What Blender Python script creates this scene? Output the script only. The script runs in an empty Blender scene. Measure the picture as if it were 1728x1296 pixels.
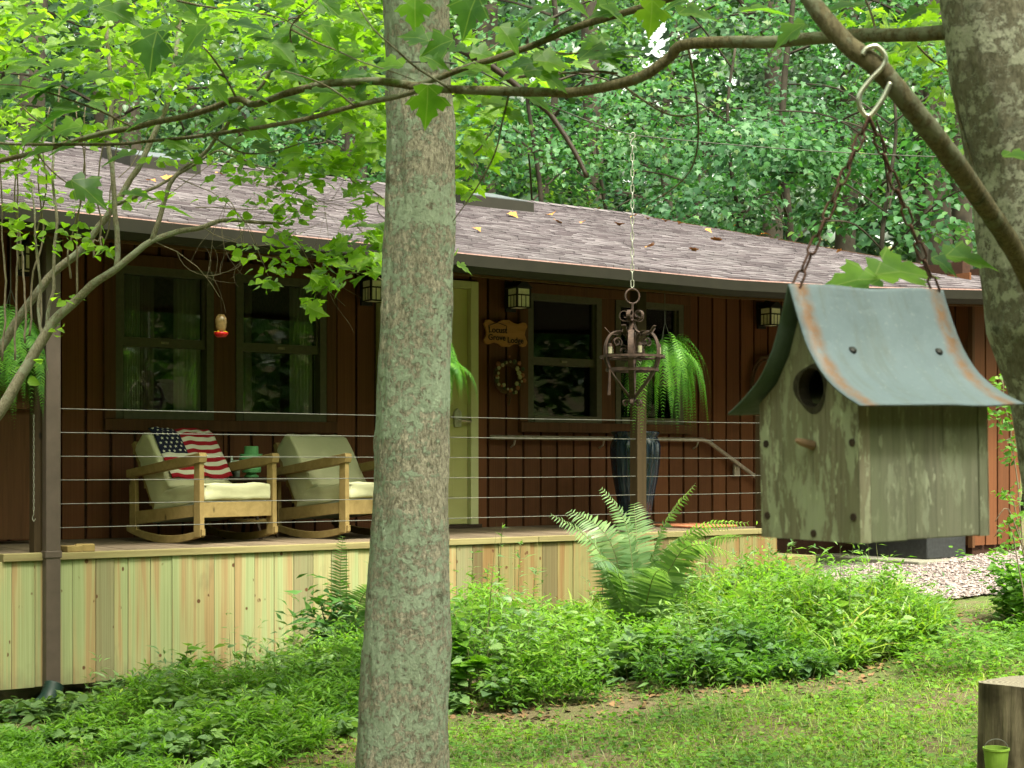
import bpy, math, random
import numpy as np
from mathutils import Vector, Matrix, noise

random.seed(7)
rng = np.random.default_rng(7)
R = math.radians
sc = bpy.context.scene
col = sc.collection

# ------------------------------------------------------------------ camera
F = 2600.0            # focal length in photo pixels (photo 1728 x 1296)
HX, HY = 864.0, 780.0 # horizon centre in the photo
cam = bpy.data.cameras.new('camera')
cam.sensor_width = 36.0
cam.lens = 36.0 * F / 1728.0
cam.shift_y = (HY - 648.0) / 1728.0
cam.clip_start = 0.05
cam.clip_end = 600
cam.dof.use_dof = True
cam.dof.focus_distance = 9.0
cam.dof.aperture_fstop = 15
camo = bpy.data.objects.new('camera', cam)
col.objects.link(camo)
camo.location = (0, 0, 0)
camo.rotation_euler = (R(90), 0, 0)
sc.camera = camo

# ------------------------------------------------------------------ light
SUN_EL, SUN_AZ = 62.0, 150.0     # azimuth clockwise from +Y (sun behind the camera, to the right)
world = bpy.data.worlds.new('World')
sc.world = world
world.use_nodes = True
wn = world.node_tree
bgn = wn.nodes['Background']
skyn = wn.nodes.new('ShaderNodeTexSky')
skyn.sky_type = 'NISHITA'
skyn.sun_disc = False
skyn.sun_elevation = R(SUN_EL)
skyn.sun_rotation = R(SUN_AZ)
skyn.air_density = 1.0
skyn.dust_density = 4.0
skyn.ozone_density = 1.0
hsv = wn.nodes.new('ShaderNodeHueSaturation')
hsv.inputs['Saturation'].default_value = 0.35
tint = wn.nodes.new('ShaderNodeMix')
tint.data_type = 'RGBA'
tint.blend_type = 'MULTIPLY'
tint.inputs[0].default_value = 1.0
tint.inputs[7].default_value = (0.98, 1.0, 0.74, 1)
wn.links.new(skyn.outputs[0], hsv.inputs['Color'])
wn.links.new(hsv.outputs[0], tint.inputs[6])
wn.links.new(tint.outputs[2], bgn.inputs['Color'])
bgn.inputs['Strength'].default_value = 0.15

sl = bpy.data.lights.new('sun', 'SUN')
sl.energy = 2.0
sl.angle = R(10)
sl.color = (1.0, 0.97, 0.86)
so = bpy.data.objects.new('sun', sl)
col.objects.link(so)
az, el = R(SUN_AZ), R(SUN_EL)
sdir = Vector((math.sin(az) * math.cos(el), math.cos(az) * math.cos(el), math.sin(el)))
so.rotation_euler = (-sdir).to_track_quat('-Z', 'Y').to_euler()

sc.view_settings.view_transform = 'Standard'
sc.view_settings.look = 'None'
sc.view_settings.exposure = 2.18
sc.view_settings.gamma = 1.0
sc.render.engine = 'CYCLES'
sc.cycles.use_denoising = True
sc.cycles.max_bounces = 7
sc.cycles.transparent_max_bounces = 8
sc.cycles.transmission_bounces = 4
sc.cycles.diffuse_bounces = 4
sc.cycles.glossy_bounces = 3
sc.cycles.caustics_reflective = False
sc.cycles.caustics_refractive = False

# ------------------------------------------------------------------ house frame: a along the wall, b away from the camera
TH = R(35.4)
CT, ST = math.cos(TH), math.sin(TH)
def H(a, b, z=0.0):
    return Vector((a * CT - b * ST, a * ST + b * CT, z))
def toH(v):
    return (v[0] * CT + v[1] * ST, -v[0] * ST + v[1] * CT)
def hw(x, y, b):
    """photo pixel seen on the vertical plane b -> (a, z)"""
    u = (x - HX) / F
    Y = b / (CT - u * ST)
    return Y * (ST + u * CT), (HY - y) / F * Y
def at(x, y, Y):
    """photo pixel at distance Y -> world point"""
    return Vector(((x - HX) / F * Y, Y, (HY - y) / F * Y))
def gz(X, Y):
    """ground height"""
    a, b = X * CT + Y * ST, -X * ST + Y * CT
    aa = max(-10.0, min(14.0, a))
    z = -1.57 + 0.055 * aa
    if b > 17:
        z += 0.26 * (b - 17) + max(0.0, b - 60) * 0.10
    if Y < 2:
        z += 0.4 * max(0.0, math.hypot(X, Y) - 17) * min(1.0, (2 - Y) / 6)
    z += 0.035 * noise.noise(Vector((X * 0.6, Y * 0.6, 0.3)))
    return z

# ------------------------------------------------------------------ object helpers
def tag(o, label=None, cat=None, group=None, kind=None):
    if label: o['label'] = label
    if cat: o['category'] = cat
    if group: o['group'] = group
    if kind: o['kind'] = kind
    return o
def thing(name, label, cat, loc=(0, 0, 0), rz=0.0, group=None):
    o = bpy.data.objects.new(name, None)
    o.empty_display_size = 0.1
    col.objects.link(o)
    o.location = loc
    o.rotation_euler = (0, 0, rz)
    return tag(o, label, cat, group)
def link(name, me, parent=None, mat=None):
    o = bpy.data.objects.new(name, me)
    col.objects.link(o)
    if parent is not None: o.parent = parent
    if mat is not None and not me.materials: me.materials.append(mat)
    return o
class MB:
    """collects shapes for ONE mesh"""
    def __init__(s): s.v = []; s.f = []; s.m = []; s.mi = 0
    def add(s, vs, fs):
        n = len(s.v); s.v += [tuple(v) for v in vs]
        for f in fs: s.f.append(tuple(i + n for i in f)); s.m.append(s.mi)
        return s
    def box(s, x0, x1, y0, y1, z0, z1):
        return s.add([(x0,y0,z0),(x1,y0,z0),(x1,y1,z0),(x0,y1,z0),(x0,y0,z1),(x1,y0,z1),(x1,y1,z1),(x0,y1,z1)],
                     [(0,3,2,1),(4,5,6,7),(0,1,5,4),(1,2,6,5),(2,3,7,6),(3,0,4,7)])
    def prism(s, prof, x0, x1, axis='x'):
        """extrude a 2-D outline (p, q) along an axis"""
        n = len(prof)
        def P(t, p):
            return (t, p[0], p[1]) if axis == 'x' else ((p[0], t, p[1]) if axis == 'y' else (p[0], p[1], t))
        vs = [P(x0, p) for p in prof] + [P(x1, p) for p in prof]
        fs = [tuple(range(n)), tuple(range(2 * n - 1, n - 1, -1))]
        fs += [(i, i + n, (i + 1) % n + n, (i + 1) % n) for i in range(n)]
        return s.add(vs, fs)
    def tube(s, pts, rad, sides=8, cap=True, closed=False):
        pts = [Vector(p) for p in pts]; n = len(pts)
        if not hasattr(rad, '__len__'): rad = [rad] * n
        up = None; vs = []
        for i, p in enumerate(pts):
            if closed: t = pts[(i + 1) % n] - pts[i - 1]
            else: t = pts[min(i + 1, n - 1)] - pts[max(i - 1, 0)]
            t.normalize()
            if up is None:
                up = Vector((0, 0, 1)) if abs(t.z) < 0.9 else Vector((1, 0, 0))
            side = t.cross(up)
            if side.length < 1e-5: side = t.cross(Vector((0, 1, 0)))
            side.normalize(); up = side.cross(t).normalized()
            for k in range(sides):
                an = 2 * math.pi * k / sides
                vs.append(p + rad[i] * (math.cos(an) * side + math.sin(an) * up))
        fs = []
        for i in range(n if closed else n - 1):
            j = (i + 1) % n
            for k in range(sides):
                l = (k + 1) % sides
                fs.append((i * sides + k, i * sides + l, j * sides + l, j * sides + k))
        if cap and not closed:
            fs.append(tuple(range(sides - 1, -1, -1))); fs.append(tuple((n - 1) * sides + k for k in range(sides)))
        return s.add(vs, fs)
    def lathe(s, prof, seg=24, c=(0, 0, 0)):
        """prof: (r, z) from bottom to top"""
        vs = []
        for r, z in prof:
            for k in range(seg):
                an = 2 * math.pi * k / seg
                vs.append((c[0] + r * math.cos(an), c[1] + r * math.sin(an), c[2] + z))
        fs = []
        for i in range(len(prof) - 1):
            for k in range(seg):
                l = (k + 1) % seg
                fs.append((i * seg + k, i * seg + l, (i + 1) * seg + l, (i + 1) * seg + k))
        return s.add(vs, fs)
    def strap(s, pts, w, t, wdir):
        """flat bar along pts: width w along wdir, thickness t"""
        pts = [Vector(p) for p in pts]; n = len(pts); vs = []
        wd = Vector(wdir).normalized()
        for i, p in enumerate(pts):
            tt = (pts[min(i + 1, n - 1)] - pts[max(i - 1, 0)]).normalized()
            nn = tt.cross(wd).normalized()
            for a_, b_ in ((-1, -1), (1, -1), (1, 1), (-1, 1)):
                vs.append(p + wd * (a_ * w / 2) + nn * (b_ * t / 2))
        fs = [(3, 2, 1, 0), tuple((n - 1) * 4 + k for k in range(4))]
        for i in range(n - 1):
            for k in range(4):
                l = (k + 1) % 4
                fs.append((i * 4 + k, i * 4 + l, (i + 1) * 4 + l, (i + 1) * 4 + k))
        return s.add(vs, fs)
    def mesh(s, name, mats=None, base=None, smooth=False):
        me = bpy.data.meshes.new(name)
        vs = s.v
        if base is not None: vs = [(v[0] - base[0], v[1] - base[1], v[2] - base[2]) for v in vs]
        me.from_pydata(vs, [], s.f)
        if mats is not None:
            for m in (mats if isinstance(mats, (list, tuple)) else [mats]): me.materials.append(m)
            if len(me.materials) > 1: me.polygons.foreach_set('material_index', s.m)
        if smooth: me.polygons.foreach_set('use_smooth', [True] * len(me.polygons))
        me.update()
        return me
    def build(s, name, mats, parent=None, base=None, smooth=False, bevel=0.0):
        o = link(name, s.mesh(name, mats, base, smooth), parent)
        if bevel:
            bv = o.modifiers.new('bevel', 'BEVEL'); bv.width = bevel; bv.segments = 2; bv.limit_method = 'ANGLE'
        return o
def recalc(o):
    import bmesh
    bm = bmesh.new(); bm.from_mesh(o.data); bmesh.ops.recalc_face_normals(bm, faces=bm.faces); bm.to_mesh(o.data); bm.free()
    return o
def smooth_curve(pts, n=6):
    """Catmull-Rom through the points"""
    P = [Vector(p) for p in pts]
    if len(P) < 3: return P
    out = []
    for i in range(len(P) - 1):
        p0 = P[max(i - 1, 0)]; p1 = P[i]; p2 = P[i + 1]; p3 = P[min(i + 2, len(P) - 1)]
        for k in range(n):
            t = k / n
            out.append(0.5 * ((2 * p1) + (p2 - p0) * t + (2 * p0 - 5 * p1 + 4 * p2 - p3) * t * t + (3 * p1 - p0 - 3 * p2 + p3) * t ** 3))
    out.append(P[-1])
    return out
def taper(r0, r1, n, p=1.0): return [r0 + (r1 - r0) * (i / max(1, n - 1)) ** p for i in range(n)]

# ------------------------------------------------------------------ materials
class Mat:
    def __init__(s, name, rough=0.7, spec=0.3):
        s.m = bpy.data.materials.new(name); s.m.use_nodes = True
        s.t = s.m.node_tree; s.b = s.t.nodes['Principled BSDF']
        s.b.inputs['Roughness'].default_value = rough
        s.b.inputs['Specular IOR Level'].default_value = spec
        s.tc = None
    def n(s, typ, **k):
        nd = s.t.nodes.new(typ)
        for a_, v in k.items():
            if a_.startswith('i_'): nd.inputs[a_[2:].replace('_', ' ')].default_value = v
            else: setattr(nd, a_, v)
        return nd
    def l(s, a_, b_): s.t.links.new(a_, b_)
    def coord(s, scale=(1, 1, 1), which='Object', jitter=0.0):
        """coordinates; jitter offsets each object by its own random amount"""
        if s.tc is None: s.tc = s.n('ShaderNodeTexCoord')
        mp = s.n('ShaderNodeMapping'); mp.inputs['Scale'].default_value = scale
        s.l(s.tc.outputs[which], mp.inputs['Vector'])
        if jitter:
            oi = s.n('ShaderNodeObjectInfo')
            cb = s.n('ShaderNodeCombineXYZ')
            m1 = s.n('ShaderNodeMath', operation='MULTIPLY'); m1.inputs[1].default_value = jitter
            m2 = s.n('ShaderNodeMath', operation='MULTIPLY'); m2.inputs[1].default_value = jitter * 1.7
            s.l(oi.outputs['Random'], m1.inputs[0]); s.l(oi.outputs['Random'], m2.inputs[0])
            s.l(m1.outputs[0], cb.inputs[0]); s.l(m2.outputs[0], cb.inputs[1]); s.l(m1.outputs[0], cb.inputs[2])
            s.l(cb.outputs[0], mp.inputs['Location'])
        return mp.outputs[0]
    def noise(s, vec, scale=5, detail=4, rough=0.55, dist=0.0):
        nd = s.n('ShaderNodeTexNoise'); nd.inputs['Scale'].default_value = scale
        nd.inputs['Detail'].default_value = detail; nd.inputs['Roughness'].default_value = rough
        nd.inputs['Distortion'].default_value = dist
        s.l(vec, nd.inputs['Vector']); return nd.outputs['Fac']
    def ramp(s, fac, stops, interp='LINEAR'):
        r = s.n('ShaderNodeValToRGB'); r.color_ramp.interpolation = interp
        e = r.color_ramp.elements
        while len(e) < len(stops): e.new(0.5)
        for x, (p, c) in zip(e, stops): x.position = p; x.color = (*c, 1) if len(c) == 3 else c
        s.l(fac, r.inputs[0]); return r.outputs[0]
    def mix(s, fac, a_, b_, blend='MIX'):
        m = s.n('ShaderNodeMix', data_type='RGBA', blend_type=blend)
        for v, i in ((fac, 0), (a_, 6), (b_, 7)):
            if isinstance(v, (int, float)): m.inputs[i].default_value = v
            elif isinstance(v, tuple): m.inputs[i].default_value = (*v, 1)
            else: s.l(v, m.inputs[i])
        return m.outputs[2]
    def math(s, op, a_, b_=None):
        m = s.n('ShaderNodeMath', operation=op)
        for v, i in ((a_, 0), (b_, 1)):
            if v is None: continue
            if isinstance(v, (int, float)): m.inputs[i].default_value = v
            else: s.l(v, m.inputs[i])
        return m.outputs[0]
    def color(s, c):
        if isinstance(c, tuple): s.b.inputs['Base Color'].default_value = (*c, 1)
        else: s.l(c, s.b.inputs['Base Color'])
        return s
    def bump(s, h, strength=0.3, dist=0.01):
        b = s.n('ShaderNodeBump'); b.inputs['Strength'].default_value = strength; b.inputs['Distance'].default_value = dist
        s.l(h, b.inputs['Height']); s.l(b.outputs[0], s.b.inputs['Normal']); return s
    def rand(s): return s.n('ShaderNodeObjectInfo').outputs['Random']
    def island(s): return s.n('ShaderNodeNewGeometry').outputs['Random Per Island']

BLACKC = (0.01, 0.01, 0.01)
def plain(name, c, rough=0.6, metal=0.0, var=0.25, scale=30, bump=0.15, spec=0.3):
    m = Mat(name, rough, spec); v = m.coord()
    f = m.noise(v, scale, 4)
    m.color(m.mix(m.ramp(f, [(0.3, (0, 0, 0)), (0.7, (1, 1, 1))]), tuple(x * (1 - var) for x in c), tuple(min(1, x * (1 + var)) for x in c)))
    m.b.inputs['Metallic'].default_value = metal
    if bump: m.bump(f, bump, 0.004)
    return m.m
def woodmat(name, dark, light, grain=(26, 26, 1.6), jit=9.0, rough=0.75, obj_var=0.35, bump=0.25, knots=True, tintA=None, axis='z'):
    m = Mat(name, rough, 0.25)
    sc_ = grain if axis == 'z' else ((grain[2], grain[0], grain[1]) if axis == 'x' else (grain[0], grain[2], grain[1]))
    v = m.coord(sc_, jitter=jit)
    g = m.noise(v, 1.0, 6, 0.65, 0.6)
    c = m.mix(m.ramp(g, [(0.3, (0, 0, 0)), (0.7, (1, 1, 1))]), dark, light)
    r = m.rand()
    if tintA:
        c = m.mix(m.ramp(r, [(0.45, (0, 0, 0)), (0.75, (1, 1, 1))]), c, m.mix(0.75, c, tintA, 'MIX'))
    r2 = m.math('FRACT', m.math('MULTIPLY', r, 7.31))
    k = m.math('ADD', m.math('MULTIPLY', r2, obj_var), 1 - obj_var * 0.5)
    vm = m.n('ShaderNodeVectorMath', operation='SCALE'); m.l(c, vm.inputs[0]); m.l(k, vm.inputs['Scale'])
    c = vm.outputs[0]
    if knots:
        vo = m.n('ShaderNodeTexVoronoi'); vo.inputs['Scale'].default_value = 1.0
        sk = (9, 9, 4.2) if axis == 'z' else ((4.2, 9, 9) if axis == 'x' else (9, 4.2, 9))
        m.l(m.coord(sk, jitter=31.0), vo.inputs['Vector'])
        kf = m.ramp(vo.outputs['Distance'], [(0.06, (1, 1, 1)), (0.13, (0, 0, 0))])
        c = m.mix(kf, c, tuple(x * 0.35 for x in dark))
    m.color(c); m.bump(g, bump, 0.003)
    return m.m

M = {}
# siding: red-brown stained boards, grain upright
M['siding'] = woodmat('siding', (0.092, 0.033, 0.013), (0.180, 0.066, 0.026), (30, 30, 1.4), obj_var=0.4, knots=False, rough=0.7)
M['trim_brown'] = woodmat('trim_brown', (0.07, 0.030, 0.012), (0.12, 0.052, 0.021), (30, 30, 1.4), obj_var=0.2, knots=False)
M['backing'] = plain('backing', (0.045, 0.018, 0.01), 0.85)
# pale new pine boards with green, orange and grey streaks and knots
def pine(name, base, green, orange, grey, strength=1.0):
    m = Mat(name, 0.8, 0.2)
    v = m.coord((16, 16, .7), jitter=13.0)
    g = m.noise(v, 1.0, 5, 0.6, 0.4)
    band = m.noise(m.coord((1.9, 5, 0.5), jitter=23.0), 1.0, 2, 0.5, 0.35)
    c = m.mix(m.ramp(band, [(0.40, (0, 0, 0)), (0.47, (1, 1, 1))]), green, base)
    c = m.mix(m.ramp(band, [(0.53, (0, 0, 0)), (0.60, (1, 1, 1))]), c, orange)
    r = m.rand()
    c = m.mix(m.math('MULTIPLY', m.ramp(r, [(0.78, (0, 0, 0)), (0.84, (1, 1, 1))]), 0.75), c, grey)
    c = m.mix(m.ramp(g, [(0.25, (0.62, 0.62, 0.62)), (0.75, (1.08, 1.08, 1.08))]), (0, 0, 0), c, 'MIX') if False else m.mix(1.0, c, m.ramp(g, [(0.28, (0.74, 0.72, 0.68)), (0.6, (1, 1, 1))]), 'MULTIPLY')
    stain = m.noise(m.coord((.6, 5, 1.2), jitter=41.0), 1.0, 4, 0.6)
    c = m.mix(m.math('MULTIPLY', m.ramp(stain, [(0.62, (0, 0, 0)), (0.75, (1, 1, 1))]), 0.55), c, tuple(x * 0.45 for x in grey))
    vo = m.n('ShaderNodeTexVoronoi'); vo.inputs['Scale'].default_value = 1.0
    m.l(m.coord((1.5, 3, 7), jitter=57.0), vo.inputs['Vector'])
    kf = m.ramp(vo.outputs['Distance'], [(0.10, (1, 1, 1)), (0.15, (0, 0, 0))])
    vo2 = m.ramp(m.noise(m.coord((3, 3, 5), jitter=77.0), 1.0, 2), [(0.47, (0, 0, 0)), (0.51, (1, 1, 1))])
    c = m.mix(m.math('MULTIPLY', kf, vo2), c, (0.10, 0.045, 0.02))
    sz_ = m.n('ShaderNodeSeparateXYZ'); m.l(m.tc.outputs['Object'], sz_.inputs[0])
    spl = m.math('ADD', m.math('MULTIPLY', sz_.outputs[2], -1.0), m.math('MULTIPLY', m.noise(m.coord((2, 2, 6), jitter=5), 1.0, 4), .35))
    c = m.mix(m.ramp(spl, [(0.50, (0, 0, 0)), (0.74, (0.55, 0.55, 0.55))]), c, (0.12, 0.10, 0.055))
    m.color(c); m.bump(g, 0.35, 0.003)
    return m.m
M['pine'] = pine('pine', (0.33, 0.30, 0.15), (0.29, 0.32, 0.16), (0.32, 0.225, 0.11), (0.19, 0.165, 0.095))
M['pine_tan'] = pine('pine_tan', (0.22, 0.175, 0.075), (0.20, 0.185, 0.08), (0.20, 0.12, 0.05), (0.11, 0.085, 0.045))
M['pine_trim'] = woodmat('pine_trim', (0.17, 0.135, 0.06), (0.25, 0.215, 0.10), (1.5, 26, 26), obj_var=0.15, axis='z', rough=0.75)
M['deck'] = woodmat('deck_floor', (0.10, 0.075, 0.05), (0.20, 0.15, 0.10), (26, 1.4, 26), obj_var=0.5, rough=0.8)
M['post_wood'] = woodmat('post_wood', (0.032, 0.020, 0.008), (0.055, 0.034, 0.014), obj_var=0.1)
M['chair_wood'] = woodmat('chair_wood', (0.19, 0.13, 0.045), (0.28, 0.20, 0.08), (14, 14, 14), obj_var=0.15)
def fabric(name, c):
    m = Mat(name, 0.9, 0.15); v = m.coord()
    f = m.noise(v, 9, 5, 0.6); w = m.noise(v, 260, 2)
    m.color(m.mix(f, tuple(x * 0.82 for x in c), c)); m.bump(m.math('ADD', m.math('MULTIPLY', f, 3.0), w), 0.35, 0.004)
    return m.m
M['cushion'] = fabric('cushion', (0.50, 0.49, 0.31))
M['cushion_cool'] = fabric('cushion_cool', (0.30, 0.34, 0.29))
M['flag_red'] = fabric('flag_red', (0.30, 0.012, 0.02))
M['flag_white'] = fabric('flag_white', (0.62, 0.60, 0.48))
M['flag_blue'] = fabric('flag_blue', (0.012, 0.014, 0.035))
M['gutter'] = plain('gutter', (0.017, 0.015, 0.010), 0.65, var=0.15, scale=8)
M['drip'] = plain('drip_edge', (0.40, 0.24, 0.22), 0.6)
M['window_frame'] = plain('window_frame', (0.085, 0.08, 0.05), 0.55, var=0.15)
M['screen'] = plain('screen_mesh', (0.02, 0.02, 0.018), 0.8)
M['downspout'] = plain('downspout', (0.075, 0.055, 0.045), 0.5, var=0.15, scale=10)
M['cable'] = plain('cable', (0.11, 0.11, 0.095), 0.6)
M['wire'] = plain('wire', (0.05, 0.055, 0.04), 0.7)
M['door'] = plain('door_paint', (0.50, 0.48, 0.20), 0.5, var=0.06, scale=3)
M['door_frame'] = plain('door_frame', (0.56, 0.56, 0.30), 0.5, var=0.08, scale=4)
M['chrome'] = plain('satin_metal', (0.5, 0.48, 0.42), 0.3, metal=0.9)
M['black_iron'] = plain('black_iron', (0.012, 0.011, 0.010), 0.5)
M['rust_iron'] = plain('rust_iron', (0.040, 0.022, 0.016), 0.75, var=0.6, scale=40, bump=0.5)
M['rust_chain'] = plain('rust_chain', (0.050, 0.022, 0.014), 0.85, var=0.6, scale=150, bump=0.6)
M['galv_chain'] = plain('galvanised_chain', (0.30, 0.30, 0.25), 0.5, metal=0.5)
M['lantern_glass'] = plain('frosted_glass', (0.85, 0.83, 0.60), 0.4, var=0.1)
M['candle'] = plain('candle', (0.22, 0.20, 0.13), 0.5)
M['green_ceramic'] = plain('green_ceramic', (0.12, 0.34, 0.14), 0.35, var=0.2, scale=12)
M['dark_wood'] = plain('dark_wood', (0.035, 0.02, 0.012), 0.6)
M['bottle_glass'] = plain('bottle_glass', (0.42, 0.5, 0.44), 0.08, spec=0.8)
M['red_plastic'] = plain('red_plastic', (0.55, 0.01, 0.015), 0.3)
M['yellow_plastic'] = plain('yellow_plastic', (0.6, 0.45, 0.02), 0.3)
M['amber_glass'] = plain('amber_glass', (0.28, 0.17, 0.08), 0.2, spec=0.6)
M['sign_wood'] = woodmat('sign_wood', (0.30, 0.13, 0.035), (0.42, 0.20, 0.06), (2, 20, 20), obj_var=0.05, knots=False)
M['sign_ink'] = plain('sign_ink', (0.02, 0.012, 0.008), 0.7)
M['leaf_litter'] = plain('dry_leaf', (0.50, 0.21, 0.04), 0.8, var=0.4, scale=4)
M['hand_rail'] = plain('hand_rail', (0.33, 0.27, 0.22), 0.5)
M['terracotta'] = plain('terracotta', (0.42, 0.16, 0.08), 0.8)
M['concrete'] = plain('concrete', (0.20, 0.19, 0.15), 0.9, scale=14)
M['block'] = plain('foundation_block', (0.075, 0.08, 0.06), 0.9, scale=14)
M['dark_panel'] = plain('dark_panel', (0.03, 0.032, 0.034), 0.5)
M['green_pipe'] = plain('green_pipe', (0.010, 0.028, 0.022), 0.45)
M['bucket'] = plain('green_plastic', (0.15, 0.25, 0.03), 0.75, var=0.35, scale=12)
M['curtain'] = fabric('curtain', (0.80, 0.80, 0.66))
M['curtain_mauve'] = fabric('curtain_mauve', (0.6, 0.48, 0.46))
M['room'] = plain('room_paint', (0.45, 0.34, 0.27), 0.9)
M['vine'] = plain('grapevine', (0.10, 0.055, 0.03), 0.85)
M['pebble'] = None
m = Mat('pebble', 0.85, 0.2)
r_ = m.island()
m.color(m.ramp(r_, [(0.0, (0.13, 0.095, 0.09)), (0.35, (0.24, 0.19, 0.185)), (0.7, (0.33, 0.28, 0.275)), (1.0, (0.17, 0.14, 0.135))]))
M['pebble'] = m.m
# asphalt shingles
m = Mat('shingle', 0.85, 0.35)
r_ = m.island()
c_ = m.ramp(r_, [(0.0, (0.066, 0.050, 0.060)), (0.3, (0.090, 0.071, 0.083)), (0.6, (0.112, 0.093, 0.106)), (1.0, (0.150, 0.128, 0.143))])
gr = m.noise(m.coord(), 220, 2)
big = m.noise(m.coord((1, 1, 1)), 0.8, 4)
c_ = m.mix(1.0, c_, m.ramp(gr, [(0.3, (0.7, 0.7, 0.7)), (0.7, (1.2, 1.2, 1.2))]), 'MULTIPLY')
c_ = m.mix(1.0, c_, m.ramp(big, [(0.35, (0.82, 0.82, 0.82)), (0.65, (1.1, 1.1, 1.1))]), 'MULTIPLY')
m.color(c_); m.bump(gr, 0.4, 0.003)
M['shingle'] = m.m
# blue glazed pot
m = Mat('blue_glaze', 0.22, 0.6)
f = m.noise(m.coord((26, 26, 1.0)), 1.0, 5, 0.6, 0.5)
m.color(m.ramp(f, [(0.35, (0.004, 0.008, 0.018)), (0.55, (0.009, 0.022, 0.045)), (0.72, (0.05, 0.085, 0.11))]))
m.bump(f, 0.4, 0.004); M['blue_glaze'] = m.m
# glass: clear with fresnel reflection
m = Mat('window_glass')
t = m.t; t.nodes.remove(m.b)
tr = m.n('ShaderNodeBsdfTransparent'); tr.inputs[0].default_value = (0.90, 0.92, 0.90, 1)
gl = m.n('ShaderNodeBsdfGlossy'); gl.inputs['Roughness'].default_value = 0.015
fr = m.n('ShaderNodeFresnel'); fr.inputs['IOR'].default_value = 1.8
ms = m.n('ShaderNodeMixShader')
m.l(fr.outputs[0], ms.inputs[0]); m.l(tr.outputs[0], ms.inputs[1]); m.l(gl.outputs[0], ms.inputs[2])
m.l(ms.outputs[0], t.nodes['Material Output'].inputs[0]); M['glass'] = m.m
# lichen bark
def bark(name, base1, base2, lichen, moss, lich_amt=0.5, scale=1.0, lsc=17, bumpd=0.02, msc=6):
    m = Mat(name, 0.92, 0.15)
    v = m.coord((1, 1, 1))
    fis = m.noise(m.coord((85 * scale, 85 * scale, 38 * scale)), 1.0, 6, 0.74, 0.2)
    fine = m.noise(v, 90 * scale, 5, 0.7)
    big = m.noise(m.coord((.8, .8, 2.2)), 2.2 * scale, 4, 0.6)
    lp = m.noise(v, lsc * scale, 8, 0.75, 0.0)
    c = m.mix(m.ramp(fis, [(0.38, (0, 0, 0)), (0.6, (1, 1, 1))]), base1, base2)
    lf = m.math('ADD', lp, m.math('MULTIPLY', m.math('SUBTRACT', big, 0.5), 0.75))
    lm = m.ramp(lf, [(0.50 - 0.1 * (lich_amt - 0.5), (0, 0, 0)), (0.56 - 0.1 * (lich_amt - 0.5), (1, 1, 1))])
    lc = m.mix(fine, tuple(x * 0.7 for x in lichen), tuple(min(1, x * 1.25) for x in lichen))
    c = m.mix(m.math('MULTIPLY', lm, 0.85), c, lc)
    mf = m.noise(v, msc * scale, 6, 0.7)
    c = m.mix(m.ramp(mf, [(0.60, (0, 0, 0)), (0.68, (0.85, 0.85, 0.85))]), c, moss)
    m.color(c)
    m.bump(m.math('ADD', m.math('MULTIPLY', fis, 0.9), m.math('ADD', m.math('MULTIPLY', fine, 0.35), m.math('MULTIPLY', lm, 0.25))), 1.0, bumpd)
    return m.m
M['bark_main'] = bark('bark_lichen', (0.12, 0.105, 0.078), (0.34, 0.31, 0.24), (0.25, 0.31, 0.225), (0.085, 0.078, 0.052), 0.78, 1.0, lsc=34, bumpd=.014)
M['bark_smooth'] = bark('bark_smooth', (0.09, 0.08, 0.055), (0.18, 0.165, 0.12), (0.36, 0.36, 0.28), (0.025, 0.025, 0.014), 0.8, 1.6, lsc=22, bumpd=0.006, msc=11)
M['bark_branch'] = bark('bark_branch', (0.075, 0.06, 0.034), (0.16, 0.135, 0.08), (0.17, 0.175, 0.12), (0.04, 0.04, 0.02), 0.4, 1.6, bumpd=0.004)
M['bark_far'] = plain('bark_far', (0.035, 0.028, 0.02), 0.9, var=0.5, scale=6)
M['bark_pale'] = bark('bark_pale', (0.11, 0.095, 0.065), (0.22, 0.195, 0.14), (0.20, 0.21, 0.15), (0.06, 0.055, 0.035), 0.4, 1.8, bumpd=0.004)
M['twig_grey'] = plain('twig_grey', (0.19, 0.15, 0.11), 0.85, var=0.3, scale=40)
M['stem_green'] = plain('stem_green', (0.12, 0.13, 0.05), 0.7)
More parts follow.
